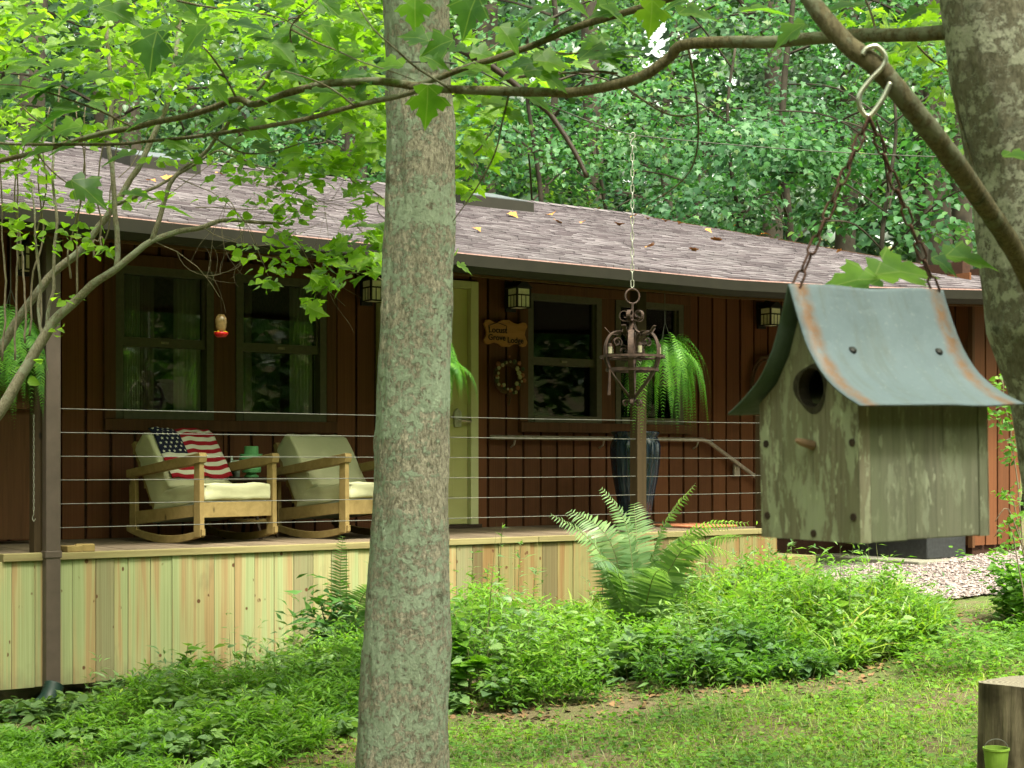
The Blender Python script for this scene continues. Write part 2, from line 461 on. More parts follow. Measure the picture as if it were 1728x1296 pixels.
# foliage
def leafmat(name, dark, light, warm=None, trans=0.45, rough=0.42, spec=0.35, objrand=False, tcol=None):
    m = Mat(name, rough, spec)
    r = m.rand() if objrand else m.island()
    stops = [(0.0, dark), (0.75, light)] + ([(0.93, light), (1.0, warm)] if warm else [(1.0, light)])
    c = m.ramp(r, stops)
    f = m.noise(m.coord((1, 1, 1), 'Object'), 1.1, 3)
    c = m.mix(1.0, c, m.ramp(f, [(0.35, (0.62, 0.70, 0.85)), (0.65, (1.3, 1.22, 1.0))]), 'MULTIPLY')
    if objrand:      # veins of the single leaves
        tcx = m.n('ShaderNodeTexCoord'); sx = m.n('ShaderNodeSeparateXYZ'); m.l(tcx.outputs['Object'], sx.inputs[0])
        ay = m.math('ABSOLUTE', sx.outputs[1])
        vn = m.math('MINIMUM', ay, m.math('ABSOLUTE', m.math('SUBTRACT', ay, m.math('MULTIPLY', sx.outputs[0], 1.15))))
        c = m.mix(m.ramp(vn, [(0.006, (0.55, 0.55, 0.55)), (0.022, (0, 0, 0))]), c, (0.26, 0.34, 0.12))
    m.color(c)
    tl = m.n('ShaderNodeBsdfTranslucent')
    tc = m.mix(1.0, c, tcol or (1.35, 1.5, 0.5), 'MULTIPLY')
    m.l(tc, tl.inputs[0])
    ms = m.n('ShaderNodeMixShader'); ms.inputs[0].default_value = trans
    m.l(m.b.outputs[0], ms.inputs[1]); m.l(tl.outputs[0], ms.inputs[2])
    m.l(ms.outputs[0], m.t.nodes['Material Output'].inputs[0])
    return m.m
M['leaf_near'] = leafmat('leaf_near', (0.06, 0.14, 0.05), (0.12, 0.25, 0.03), (0.19, 0.31, 0.04), 0.68, objrand=True)
M['leaf_near_mass'] = leafmat('leaf_near_mass', (0.05, 0.13, 0.045), (0.10, 0.21, 0.03), (0.16, 0.26, 0.04), 0.55)
M['leaf_lime'] = leafmat('leaf_lime', (0.11, 0.22, 0.02), (0.20, 0.34, 0.03), (0.26, 0.37, 0.05), 0.6)
M['leaf_lime_part'] = leafmat('leaf_lime_part', (0.11, 0.22, 0.02), (0.20, 0.34, 0.03), (0.26, 0.37, 0.05), 0.6, objrand=True)
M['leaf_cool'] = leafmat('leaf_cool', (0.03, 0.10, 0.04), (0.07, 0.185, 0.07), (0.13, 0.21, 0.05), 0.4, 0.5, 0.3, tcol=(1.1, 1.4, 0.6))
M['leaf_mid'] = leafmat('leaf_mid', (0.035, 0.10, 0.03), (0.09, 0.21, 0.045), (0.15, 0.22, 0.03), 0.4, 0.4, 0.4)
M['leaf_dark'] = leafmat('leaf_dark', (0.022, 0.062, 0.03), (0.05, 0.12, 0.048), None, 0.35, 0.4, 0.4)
M['weed'] = leafmat('weed', (0.07, 0.16, 0.025), (0.14, 0.29, 0.03), (0.24, 0.33, 0.06), 0.45, 0.5, 0.3)
M['weed_pale'] = leafmat('weed_pale', (0.09, 0.16, 0.07), (0.17, 0.28, 0.10), None, 0.4)
M['grass'] = leafmat('grass_blade', (0.12, 0.20, 0.035), (0.23, 0.34, 0.07), (0.44, 0.41, 0.17), 0.45)
M['fern'] = leafmat('fern', (0.10, 0.19, 0.07), (0.22, 0.33, 0.15), None, 0.45, 0.35, 0.45)
M['fern_hang'] = leafmat('fern_hang', (0.05, 0.16, 0.03), (0.11, 0.27, 0.04), None, 0.5)
# ground
m = Mat('soil_ground', 0.95, 0.1)
v = m.coord()
f1 = m.noise(v, 1.3, 5, 0.6); f2 = m.noise(v, 60, 4, 0.7)
c = m.mix(f2, (0.075, 0.055, 0.032), (0.21, 0.165, 0.10))
c = m.mix(m.ramp(f1, [(0.42, (0, 0, 0)), (0.58, (1, 1, 1))]), c, m.mix(f2, (0.05, 0.075, 0.02), (0.13, 0.17, 0.05)))
m.color(c); m.bump(f2, 0.8, 0.02); M['soil'] = m.m
m = Mat('gravel_bed', 0.95, 0.1)
f2 = m.noise(m.coord(), 70, 3, 0.7)
m.color(m.ramp(f2, [(0.3, (0.09, 0.07, 0.065)), (0.6, (0.22, 0.18, 0.175))])); m.bump(f2, 1.0, 0.02); M['gravel'] = m.m
# weathered birdhouse wood
def bird_wood(name, base, pale, green, amt):
    m = Mat(name, 0.9, 0.15)
    g = m.noise(m.coord((130, 130, 5), jitter=5), 1.0, 6, 0.7, 0.3)
    c = m.mix(m.ramp(g, [(0.3, (0, 0, 0)), (0.62, (1, 1, 1))]), tuple(x * 0.5 for x in base), base)
    st = m.noise(m.coord((26, 26, 8), jitter=9), 1.0, 7, 0.72, 0.1)
    c = m.mix(m.ramp(st, [(0.56 - amt, (0, 0, 0)), (0.60 - amt, (0.85, 0.85, 0.85))]), c, pale)
    fl = m.noise(m.coord((95, 95, 28), jitter=3), 1.0, 4, 0.6)
    c = m.mix(m.ramp(fl, [(0.61, (0, 0, 0)), (0.64, (0.8, 0.8, 0.8))]), c, tuple(min(1, x * 1.3) for x in pale))
    al = m.noise(m.coord((10, 10, 3), jitter=17), 1.0, 3)
    c = m.mix(m.ramp(al, [(0.42, (0, 0, 0)), (0.7, (0.9, 0.9, 0.9))]), c, green)
    vo = m.n('ShaderNodeTexVoronoi'); vo.inputs['Scale'].default_value = 1.0
    m.l(m.coord((13, 13, 6), jitter=2.2), vo.inputs['Vector'])
    c = m.mix(m.ramp(vo.outputs['Distance'], [(0.07, (0.8, 0.8, 0.8)), (0.12, (0, 0, 0))]), c, (0.04, 0.03, 0.02))
    crk = m.noise(m.coord((260, 260, 3.0), jitter=8), 1.0, 3, 0.6, 0.2)
    c = m.mix(m.ramp(crk, [(0.68, (0, 0, 0)), (0.72, (0.85, 0.85, 0.85))]), c, (0.03, 0.025, 0.016))
    m.color(c); m.bump(m.math('SUBTRACT', g, m.ramp(crk, [(0.66, (0, 0, 0)), (0.72, (1, 1, 1))])), 0.9, 0.004)
    return m.m
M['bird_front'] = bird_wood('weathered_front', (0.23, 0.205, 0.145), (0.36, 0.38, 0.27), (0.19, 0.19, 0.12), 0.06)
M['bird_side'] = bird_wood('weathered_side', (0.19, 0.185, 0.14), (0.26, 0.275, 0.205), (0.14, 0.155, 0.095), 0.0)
# galvanised sheet with rust bands near its two edges (local x runs along the ridge 0..0.272)
def sheet(name, rusty=True, mossy=False):
    m = Mat(name, 0.6, 0.3); m.b.inputs['Metallic'].default_value = 0.15
    v = m.coord()
    f = m.noise(v, 14, 5, 0.6); s_ = m.noise(v, 160, 3)
    c = m.mix(f, (0.088, 0.116, 0.135), (0.13, 0.168, 0.196))
    dirt = m.noise(m.coord((40, 9, 9)), 1.0, 6, 0.7, 0.4)
    c = m.mix(m.ramp(dirt, [(0.5, (0, 0, 0)), (0.72, (0.6, 0.6, 0.6))]), c, (0.085, 0.095, 0.08))
    c = m.mix(m.math('MULTIPLY', m.ramp(s_, [(0.6, (0, 0, 0)), (0.7, (1, 1, 1))]), 0.35), c, (0.19, 0.22, 0.235))
    if rusty:
        sx = m.n('ShaderNodeSeparateXYZ'); m.l(m.tc.outputs['Object'], sx.inputs[0])
        wob = m.math('MULTIPLY', m.math('SUBTRACT', m.noise(m.coord((1, 30, 30)), 1.0, 4), 0.5), 0.02)
        x = m.math('ADD', sx.outputs[0], wob)
        for cx in (0.018, 0.257):
            d = m.math('ABSOLUTE', m.math('SUBTRACT', x, cx))
            band = m.n('ShaderNodeMapRange'); band.inputs['From Min'].default_value = 0.004; band.inputs['From Max'].default_value = 0.017
            band.inputs['To Min'].default_value = 0.9; band.inputs['To Max'].default_value = 0.0
            m.l(d, band.inputs['Value'])
            rn = m.ramp(m.noise(v, 38, 6, 0.75), [(0.36, (0.15, 0.15, 0.15)), (0.56, (1, 1, 1))])
            c = m.mix(m.math('MULTIPLY', band.outputs[0], rn), c, m.mix(f, (0.12, 0.055, 0.02), (0.19, 0.095, 0.045)))
    if mossy:
        c = m.mix(m.ramp(f, [(0.35, (0.6, 0.6, 0.6)), (0.6, (1, 1, 1))]), c, (0.035, 0.06, 0.035))
    m.color(c); m.bump(m.noise(v, 22, 3), 0.5, 0.006)
    return m.m
M['sheet'] = sheet('galvanised_sheet')
M['sheet_moss'] = sheet('mossy_sheet', False, True)
m = Mat('log_side', 0.95, 0.1)
g = m.noise(m.coord((22, 22, 1.6)), 1.0, 6, 0.7, 0.7); k = m.noise(m.coord(), 5, 4)
c = m.mix(m.ramp(g, [(0.3, (0, 0, 0)), (0.65, (1, 1, 1))]), (0.05, 0.040, 0.026), (0.25, 0.205, 0.14))
c = m.mix(m.ramp(k, [(0.45, (0, 0, 0)), (0.62, (0.85, 0.85, 0.85))]), c, (0.03, 0.024, 0.014))
m.color(c); m.bump(g, 0.8, 0.012); M['log'] = m.m
m = Mat('log_top', 0.9, 0.1)
w_ = m.n('ShaderNodeTexWave', wave_type='RINGS', rings_direction='Z'); w_.inputs['Scale'].default_value = 18; w_.inputs['Distortion'].default_value = 2
m.l(m.coord(), w_.inputs['Vector'])
m.color(m.mix(w_.outputs['Fac'], (0.14, 0.11, 0.08), (0.33, 0.29, 0.23))); M['log_top'] = m.m
# ================================================================== SETTING: ground
def ground():
    xs = np.concatenate([np.linspace(-70, -8, 22), np.linspace(-7.5, 12, 90), np.linspace(13, 90, 26)])
    ys = np.concatenate([np.linspace(-60, 2, 30), np.linspace(2.4, 18, 90), np.linspace(19, 110, 40)])
    vs = [(x, y, gz(x, y)) for y in ys for x in xs]
    nx = len(xs)
    fs = [(j * nx + i, j * nx + i + 1, (j + 1) * nx + i + 1, (j + 1) * nx + i) for j in range(len(ys) - 1) for i in range(nx - 1)]
    me = bpy.data.meshes.new('ground'); me.from_pydata(vs, [], fs); me.materials.append(M['soil'])
    me.polygons.foreach_set('use_smooth', [True] * len(fs))
    tag(link('ground', me), kind='structure')
ground()
# gravel sheet and its stones
GP = [(9.0, 8.1), (9.6, 7.55), (11.0, 7.4), (13, 7.3), (17, 7.2), (17, 9.4), (11.0, 9.6), (10.7, 10.5), (10.2, 10.5), (9.4, 9.0)]
def in_poly(a, b, P):
    c = False; j = len(P) - 1
    for i in range(len(P)):
        if (P[i][1] > b) != (P[j][1] > b) and a < (P[j][0] - P[i][0]) * (b - P[i][1]) / (P[j][1] - P[i][1]) + P[i][0]: c = not c
        j = i
    return c
def gravel():
    vs = []; fs = []; idx = {}
    st = 0.12
    for i in range(int(8.4 / st)):
        for j in range(int(3.5 / st)):
            a, b = 8.8 + i * st, 7.1 + j * st
            if not in_poly(a + st / 2, b + st / 2, GP): continue
            q = []
            for da, db in ((0, 0), (1, 0), (1, 1), (0, 1)):
                k = (i + da, j + db)
                if k not in idx:
                    p = H(a + da * st, b + db * st); idx[k] = len(vs); vs.append((p.x, p.y, gz(p.x, p.y) + 0.018))
                q.append(idx[k])
            fs.append(tuple(q))
    me = bpy.data.meshes.new('gravel_path'); me.from_pydata(vs, [], fs); me.materials.append(M['gravel'])
    tag(link('gravel_path', me), kind='structure')
    mb_v = []; mb_f = []
    oc = np.array([(1,0,0),(0,1,0),(-1,0,0),(0,-1,0),(0,0,.7),(0,0,-.7)], float)
    of = [(0,1,4),(1,2,4),(2,3,4),(3,0,4),(1,0,5),(2,1,5),(3,2,5),(0,3,5)]
    n = 0
    for _ in range(16000):
        a = random.uniform(8.9, 13.6); b = random.uniform(7.25, 9.6)
        if not in_poly(a, b, GP): continue
        p = H(a, b); s = random.uniform(0.008, 0.022)
        an = random.uniform(0, 6.28); ca, sa = math.cos(an), math.sin(an)
        e = (random.uniform(.7, 1.3), random.uniform(.7, 1.3), random.uniform(.6, 1))
        z = gz(p.x, p.y) + 0.018 + random.uniform(0, 0.012)
        for o in oc:
            x, y = o[0] * e[0] * s, o[1] * e[1] * s
            mb_v.append((p.x + x * ca - y * sa, p.y + x * sa + y * ca, z + o[2] * e[2] * s))
        mb_f += [tuple(i + n for i in f) for f in of]; n += 6
    me = bpy.data.meshes.new('gravel'); me.from_pydata(mb_v, [], mb_f); me.materials.append(M['pebble'])
    tag(link('gravel', me), 'pinkish grey gravel spread beside the lodge wall at the right', 'gravel', kind='stuff')
gravel()

# ================================================================== LODGE
BW = 10.55      # porch wall plane
BR = 9.0        # rail / deck front plane
BE = 8.7        # eave
A0, A1 = 0.6, 12.75
DZ = -0.537     # deck level
BASE = (0.0, BW, -1.5)      # lodge origin in (a, b, z)
def hthing(name, label, cat, a, b, z, rz=0.0, group=None):
    return thing(name, label, cat, H(a, b, z), TH + rz, group)
lodge = hthing('lodge', 'long low lodge of red brown boards under a shingled roof', 'house', *BASE)
def eave_z(a):
    P = [(0, 1.47), (2.7, 1.455), (5.7, 1.425), (8.2, 1.42), (9.7, 1.46), (11.3, 1.54), (13, 1.60)]
    for (x0, y0), (x1, y1) in zip(P, P[1:]):
        if a <= x1: return y0 + (y1 - y0) * max(0, a - x0) / (x1 - x0)
    return P[-1][1]
RZ, RB = 3.12, 15.0
def roof_z(a, b):
    e = eave_z(a); return e + (RZ - e) * (b - BE) / (RB - BE)

# openings on the porch wall: (a0, a1, z0, z1)
def opn(xl, xr, zt, zb):
    return (hw(xl, 600, BW)[0], hw(xr, 600, BW)[0], zb, zt)
WIN = [opn(193, 358, 1.40, 0.31), opn(396, 548, 1.40, 0.31), opn(888, 1012, 1.43, 0.34), opn(1036, 1150, 1.43, 0.34)]
dr = hw(802, 700, BW)[0]
DOOR = (dr - 0.93, dr, DZ, 1.485)
OPEN = WIN + [DOOR]
def pieces(a0, a1, z0, z1, ops):
    """rectangles of [a0,a1]x[z0,z1] left by the openings"""
    cuts = sorted({a0, a1} | {x for o in ops for x in o[:2] if a0 < x < a1})
    out = []
    for l, r in zip(cuts, cuts[1:]):
        zs = [(z0, z1)]
        for o in ops:
            if o[0] < r - 1e-6 and o[1] > l + 1e-6:
                nz = []
                for (p, q) in zs:
                    if o[2] > p + .01: nz.append((p, min(q, o[2])))
                    if o[3] < q - .01: nz.append((max(p, o[3]), q))
                    if o[2] >= q or o[3] <= p: nz.append((p, q))
                zs = sorted(set(nz))
        for p, q in zs: out.append((l, r, p, q))
    return out
mb = MB()
for (l, r, p, q) in pieces(A0, 11.86, -1.0, 1.78, OPEN): mb.box(l, r, BW + 0.03, BW + 0.15, p, q)
mb.build('wall', M['backing'], lodge, BASE)
# siding boards, each a piece; trims take their place round the openings
TRIM = 0.085
opsT = [(o[0] - TRIM, o[1] + TRIM, o[2] - TRIM, o[3] + TRIM) for o in WIN] + [(DOOR[0] - .02, DOOR[1] + .02, DOOR[2] - 1, DOOR[3] + .02)]
opsT += [(WIN[0][1], WIN[1][0], 0.31 - TRIM, 1.40 + TRIM), (WIN[2][1], WIN[3][0], 0.34 - TRIM, 1.43 + TRIM)]
unit = MB().box(-0.5, 0.5, -0.5, 0.5, -0.5, 0.5).mesh('siding_board', M['siding'])
nb = 0
def siding_board(a0, a1, z0, z1, b=BW, depth=0.025):
    o = link('siding_board', unit, lodge)
    o.location = ((a0 + a1) / 2 - BASE[0], b - depth / 2 - BASE[1] + 0.028, (z0 + z1) / 2 - BASE[2])
    o.scale = (a1 - a0, depth, z1 - z0)
    return o
a = A0; k = 0
while a < 11.8:
    w = 0.18 + random.uniform(-.006, .006)
    for (l, r, p, q) in pieces(a + 0.012, min(a + w - 0.012, 11.84), -0.72, 1.66, opsT):
        if r - l > 0.02 and q - p > 0.03: siding_board(l, r, p, q, depth=0.024 + 0.003 * (k % 2))
    a += w; k += 1
# trims
def trim(l, r, p, q, name='window_trim', b0=BW - 0.035, mat='trim_brown', b1=BW + 0.03):
    MB().box(l, r, b0, b1, p, q).build(name, M[mat], lodge, BASE, bevel=0.004)
for (o0, o1) in ((WIN[0], WIN[1]), (WIN[2], WIN[3])):
    z0, z1 = o0[2], o0[3]
    trim(o0[0] - TRIM, o1[1] + TRIM, z1 + .001, z1 + TRIM)
    trim(o0[0] - TRIM, o1[1] + TRIM, z0 - TRIM, z0 - .001, b0=BW - 0.05)
    trim(o0[0] - TRIM, o0[0] - .001, z0, z1); trim(o1[1] + .001, o1[1] + TRIM, z0, z1)
    trim(o0[1] + .001, o1[0] - .001, z0, z1, b0=BW - 0.02)
MB().box(A0, 11.8, BW - 0.045, BW + 0.03, 1.662, 1.80).build('header_board', M['trim_brown'], lodge, BASE)
# side wall of the projecting room and its front
AS, BF = 11.86, 9.25
mb = MB(); mb.box(AS + 0.03, AS + 0.14, BF + .14, BW, -0.95, 1.9); mb.box(AS + .03, A1 - 0.15, BF + 0.03, BF + 0.14, -0.95, 1.62)
mb.box(A1 - .27, A1 - .15, BF + .14, 20, -0.95, 1.9)
mb.build('room_wall', M['backing'], lodge, BASE)
for i in range(7):
    b0 = BF + .03 + i * 0.18
    for (p, q) in ((-0.78, 1.02), (1.10, 1.78)):
        o = link('siding_board', unit, lodge); o.location = (AS - BASE[0] + 0.02, b0 + .09 - BASE[1], (p + q) / 2 - BASE[2]); o.scale = (0.025, 0.156, q - p)
MB().box(AS - 0.01, AS + 0.03, BF + .03, BW - .05, 1.022, 1.098).build('belt_board', M['trim_brown'], lodge, BASE)
a = AS + .01
while a < A1 - 0.2:
    siding_board(a + .012, a + .168, -0.78, 1.52, b=BF); a += .18
MB().box(AS - 0.03, AS + 0.005, BF - 0.02, BF + 0.03, -0.8, 1.56).build('corner_board', M['trim_brown'], lodge, BASE)
fb = MB(); fb.box(AS + 0.05, A1 - 0.16, BF + 0.04, BF + 0.135, -1.3, -0.79)
fb.build('foundation', M['block'], lodge, BASE)
# crawlspace back board behind the porch skirting
MB().box(A0, 11.8, BW + .02, BW + .12, -1.9, -1.002).build('crawlspace_wall', M['block'], lodge, BASE)

# rooms behind the windows: floor, back wall, ceiling, ends
rm = MB()
rm.box(A0, 11.8, 13.6, 13.7, -0.6, 1.75); rm.box(A0, 11.8, BW + .16, 13.6, -0.62, -0.56); rm.box(A0, 11.8, BW + .16, 13.6, 1.76, 1.79)
rm.box(A0 - .1, A0, BW + .16, 13.6, -.6, 1.75); rm.box(6.2, 6.3, BW + .16, 13.6, -.55, 1.75); rm.box(11.7, 11.8, BW + .16, 13.6, -.55, 1.75)
rm.build('room_shell', M['room'], lodge, BASE)
# windows
for i, (l, r, p, q) in enumerate(WIN):
    fw = 0.055; mid = 0.86
    f = MB()
    f.box(l, l + fw, BW - .03, BW + .10, p, q); f.box(r - fw, r, BW - .03, BW + .10, p, q)
    f.box(l + fw, r - fw, BW - .03, BW + .10, q - fw, q); f.box(l + fw, r - fw, BW - .045, BW + .10, p, p + fw)
    wo = f.build('window', M['window_frame'], lodge, BASE)
    s = MB(); s.box(l + fw, r - fw, BW + .001, BW + .05, mid - .03, mid + .035)
    s.box(l + fw, l + fw + .02, BW + .004, BW + .05, mid + .036, q - fw); s.box(r - fw - .02, r - fw, BW + .004, BW + .05, mid + .036, q - fw)
    s.build('sash_rail', M['window_frame'], wo, BASE)
    MB().box((l + r) / 2 - .03, (l + r) / 2 + .03, BW - .012, BW + 0.0005, mid - .005, mid + .012).build('sash_lock', M['candle'], wo, BASE)
    MB().box(l + fw + .02, r - fw - .02, BW + .022, BW + .027, mid + .036, q - fw - .001).build('pane', M['glass'], wo, BASE)
    MB().box(l + fw, r - fw, BW + .060, BW + .065, p + fw, mid - .031).build('pane', M['glass'], wo, BASE)
# door
l, r, p, q = DOOR
f = MB(); f.box(l, l + .07, BW - .05, BW + .12, p, q); f.box(r - .075, r, BW - .05, BW + .12, p, q); f.box(l + .07, r - .075, BW - .05, BW + .12, q - .06, q)
dfo = f.build('door_frame', M['door_frame'], lodge, BASE, bevel=.004)
d = MB().box(l + .072, r - .077, BW + .0, BW + .045, p + .03, q - .062)
do = d.build('door', M['door'], lodge, BASE, bevel=.003)
for (x0, x1, y0, y1) in ((.16, .42, .25, .85), (.48, .71, .25, .85), (.16, .42, 1.0, 1.8), (.48, .71, 1.0, 1.8)):
    pm = MB(); pm.box(l + x0, l + x1, BW - .012, BW - .0005, p + y0, p + y1)
    pm.build('door_panel', M['door'], do, BASE, bevel=.005)
MB().box(l + .0, r, BW - .10, BW - .052, p + .001, p + .03).build('door_sill', M['dark_wood'], lodge, BASE)
ha, hz_ = hw(770, 705, BW)
hm = MB(); hm.prism([(ha - .03, hz_ - .075), (ha + .03, hz_ - .075), (ha + .036, hz_ + .02), (ha + .03, hz_ + .05), (ha, hz_ + .075), (ha - .03, hz_ + .05), (ha - .036, hz_ + .02)], BW - .028, BW - .001, 'y')
hd = hm.build('door_handle', M['chrome'], do, BASE)
kb = MB(); kb.tube([(ha + .01, BW - .03, hz_ - .02), (ha + .01, BW - .07, hz_ - .02)], .012, 10); kb.tube([(ha, BW - .07, hz_ - .02), (ha + .06, BW - .075, hz_ - .025), (ha + .10, BW - .07, hz_ - .03)], .011, 8)
kb.build('lever', M['chrome'], hd if False else do, BASE)

# ---- roof
rf = MB()
N = 14
top = []; 
def strip(b0, z0f, b1, z1f, mbx, x0=A0, x1=A1, n=14):
    vs = []
    for i in range(n + 1):
        a_ = x0 + (x1 - x0) * i / n
        vs += [(a_, b0, z0f(a_)), (a_, b1, z1f(a_))]
    mbx.add(vs, [(2 * i, 2 * i + 2, 2 * i + 3, 2 * i + 1) for i in range(n)])
strip(BE, lambda a_: eave_z(a_) - .03, RB, lambda a_: RZ - .03, rf, n=60)
strip(RB, lambda a_: RZ - .012, 21.5, lambda a_: RZ - 1.6, rf)
roof = rf.build('roof', M['backing'], lodge, BASE)
ce = MB(); strip(BE + .03, lambda a_: eave_z(a_) - .13, RB, lambda a_: RZ - .13, ce); strip(RB, lambda a_: RZ - .13, 21.5, lambda a_: RZ - 1.72, ce)
ce.build('porch_ceiling', M['dark_wood'], roof, BASE)
for sgn, aa in ((0, A1),):
    rk = MB(); rk.add([(aa + .002, BE, eave_z(aa) - .14), (aa + .002, RB, RZ - .14), (aa + .002, RB, RZ + .012), (aa + .002, BE, eave_z(aa) + .012),
                       (aa + .03, BE, eave_z(aa) - .14), (aa + .03, RB, RZ - .14), (aa + .03, RB, RZ + .012), (aa + .03, BE, eave_z(aa) + .012)],
                      [(0,1,2,3),(7,6,5,4),(0,4,5,1),(3,2,6,7),(0,3,7,4),(1,5,6,2)])
    rk.build('rake_board', M['trim_brown'], roof, BASE)
# shingles: staggered tabs in courses, each with its own thickness
sh = MB(); rows = 52
run = RB - BE
for j in range(rows):
    b0 = BE - .02 + j * run / rows; b1 = b0 + run / rows * 1.25
    a_ = A0 - random.uniform(0, .3)
    while a_ < A1:
        w = random.choice((.07, .10, .14, .18, .22)) * random.uniform(.85, 1.15)
        x0, x1 = max(a_, A0), min(a_ + w - .004, A1 + .02)
        t = random.choice((.005, .008, .012))
        if x1 - x0 > .02:
            zz = [roof_z(x0, b0), roof_z(x1, b0), roof_z(x1, min(b1, RB)), roof_z(x0, min(b1, RB))]
            bb = [b0, b0, min(b1, RB), min(b1, RB)]
            dj = random.uniform(0, .012)
            v = [(x, b - (dj if q < 2 else 0), z + (t if q < 2 else .001)) for q, (x, b, z) in enumerate(zip((x0, x1, x1, x0), bb, zz))]
            v += [(x0, b0 - dj, zz[0] - .006), (x1, b0 - dj, zz[1] - .006)]
            sh.add(v, [(0, 1, 2, 3), (4, 5, 1, 0), (5, 2, 1), (0, 3, 4)])
        a_ += w
tag(sh.build('shingles', M['shingle'], roof, BASE), kind='stuff')
rc = MB(); x = A0
while x < A1:
    x1 = min(x + .24, A1); rc.add([(x, RB - .14, RZ - .018), (x1 - .01, RB - .14, RZ - .022), (x1 - .01, RB, RZ + .03), (x, RB, RZ + .035), (x1 - .01, RB + .14, RZ - .03), (x, RB + .14, RZ - .03)], [(0, 1, 2, 3), (3, 2, 4, 5)]); x = x1
rc.build('ridge_cap', M['shingle'], roof, BASE)
# drip edge, gutter, fascia
def along_eave(name, mat, prof, x0=A0, x1=A1, n=16, parent=roof):
    """prof: (db, dz) outline relative to the eave line"""
    g = MB(); m_ = len(prof); vs = []
    for i in range(n + 1):
        a_ = x0 + (x1 - x0) * i / n; e = eave_z(a_)
        vs += [(a_, BE + p[0], e + p[1]) for p in prof]
    fs = [(i * m_ + k, i * m_ + (k + 1) % m_, (i + 1) * m_ + (k + 1) % m_, (i + 1) * m_ + k) for i in range(n) for k in range(m_)]
    fs += [tuple(range(m_ - 1, -1, -1)), tuple(n * m_ + k for k in range(m_))]
    g.add(vs, fs); return recalc(g.build(name, M[mat], parent, BASE))
along_eave('drip_edge', 'drip', [(-.03, -.022), (.02, -.022), (.02, -.012), (-.03, -.012)])
along_eave('gutter', 'gutter', [(-.10, -.03), (-.085, -.03), (-.075, -.10), (-.02, -.125), (.03, -.125), (.03, -.14), (-.03, -.14), (-.09, -.105)])
along_eave('fascia', 'trim_brown', [(.032, -.02), (.06, -.02), (.06, -.155), (.032, -.155)])
# porch beam under the eave
bm_ = MB(); bm_.box(A0, 11.7, BR + .02, BR + .12, 1.17, 1.40); bm_.build('porch_beam', M['post_wood'], roof, BASE) if False else None
# skylights
def skylight(px0, px1, bc, bl):
    """left and right photo x on the plane bc"""
    a0 = hw(px0, 345, bc)[0]; a1 = hw(px1, 345, bc)[0]; b0, b1 = bc - bl / 2, bc + bl / 2
    sl = MB(); s_ = (RZ - 1.43) / (RB - BE)
    def ring(mbx, x0, x1, y0, y1, h0, h1):
        z = lambda y: roof_z((x0 + x1) / 2, y)
        mbx.add([(x0, y0, z(y0) + h0), (x1, y0, z(y0) + h0), (x1, y1, z(y1) + h0), (x0, y1, z(y1) + h0),
                 (x0, y0, z(y0) + h1), (x1, y0, z(y0) + h1), (x1, y1, z(y1) + h1), (x0, y1, z(y1) + h1)],
                [(0,3,2,1),(4,5,6,7),(0,1,5,4),(1,2,6,5),(2,3,7,6),(3,0,4,7)])
    ring(sl, a0, a1, b0, b1, -.01, .11)
    so_ = sl.build('skylight', M['gutter'], roof, BASE)
    return so_, ring, (a0, a1, b0, b1)
for (x0, x1, bc) in ((752, 868, 13.6), (195, 312, 13.6)):
    so_, ring, (a0, a1, b0, b1) = skylight(x0, x1, bc, .72)
    g = MB(); ring(g, a0 + .05, a1 - .05, b0 + .05, b1 - .05, .112, .118)
    gp = plain('skylight_glass', (0.10, 0.11, 0.13), 0.35, spec=0.4, bump=0)
    # glass lies on its curb: child of the roof beside it to stay at three levels
    g.build('skylight_pane', gp, roof, BASE)

# wall lanterns
def lantern(x, y, label, b=BW, first=[None]):
    a_, z = hw(x, y, b)
    base = (a_, b - .03, z)
    if first[0] is not None:
        src = first[0]; o = src.copy(); col.objects.link(o); o.location = H(*base); o['label'] = label
        for ch in src.children:
            c = ch.copy(); col.objects.link(c); c.parent = o
            for g_ in ch.children:
                d_ = g_.copy(); col.objects.link(d_); d_.parent = c
        return o
    t = hthing('wall_lantern', label, 'lantern', *base, group='lanterns along the porch wall')
    MB().box(-.05, .05, -.02, .005, -.11, .14).build('back_plate', M['black_iron'], t)
    MB().tube([(0, -.02, .11), (0, -.07, .15), (0, -.13, .13)], .012, 8).build('bracket', M['black_iron'], t)
    c = MB(); c.prism([(-.085, .075), (.085, .075), (.05, .10), (.02, .13), (-.02, .13), (-.05, .10)], -.215, -.045, 'y'); c.build('cap', M['black_iron'], t)
    s_ = .066
    MB().box(-s_, s_, -.13 - s_, -.13 + s_, -.085, .07).build('shade', M['lantern_glass'], t)
    bars = MB()
    for sx in (-1, 1):
        for sy in (-1, 1):
            bars.box(sx * s_ - .007, sx * s_ + .007, -.13 + sy * s_ - .007, -.13 + sy * s_ + .007, -.09, .0745)
    for zz in (-.09, .012, ):
        bars.box(-s_ - .004, s_ + .004, -.13 - s_ - .004, -.13 - s_ - .0005, zz, zz + .011)
        bars.box(-s_ - .004, -s_ - .0005, -.13 - s_ , -.13 + s_, zz, zz + .011)
        bars.box(s_ + .0005, s_ + .004, -.13 - s_ , -.13 + s_, zz, zz + .011)
    for q in (-.022, .022):
        bars.box(q - .0035, q + .0035, -.13 - s_ - .003, -.13 - s_ - .0005, -.08, .012)
        bars.box(-s_ - .003, -s_ - .0005, -.13 + q - .0035, -.13 + q + .0035, -.08, .012)
    bars.build('cage', M['black_iron'], t)
    first[0] = t
    return t
lantern(857, 505, 'black lantern with frosted panes directly above the carved wooden sign')
lantern(614, 493, 'frosted lantern between the double window and the big trunk')
lantern(40, 440, 'dim lantern above the leftmost hanging fern')
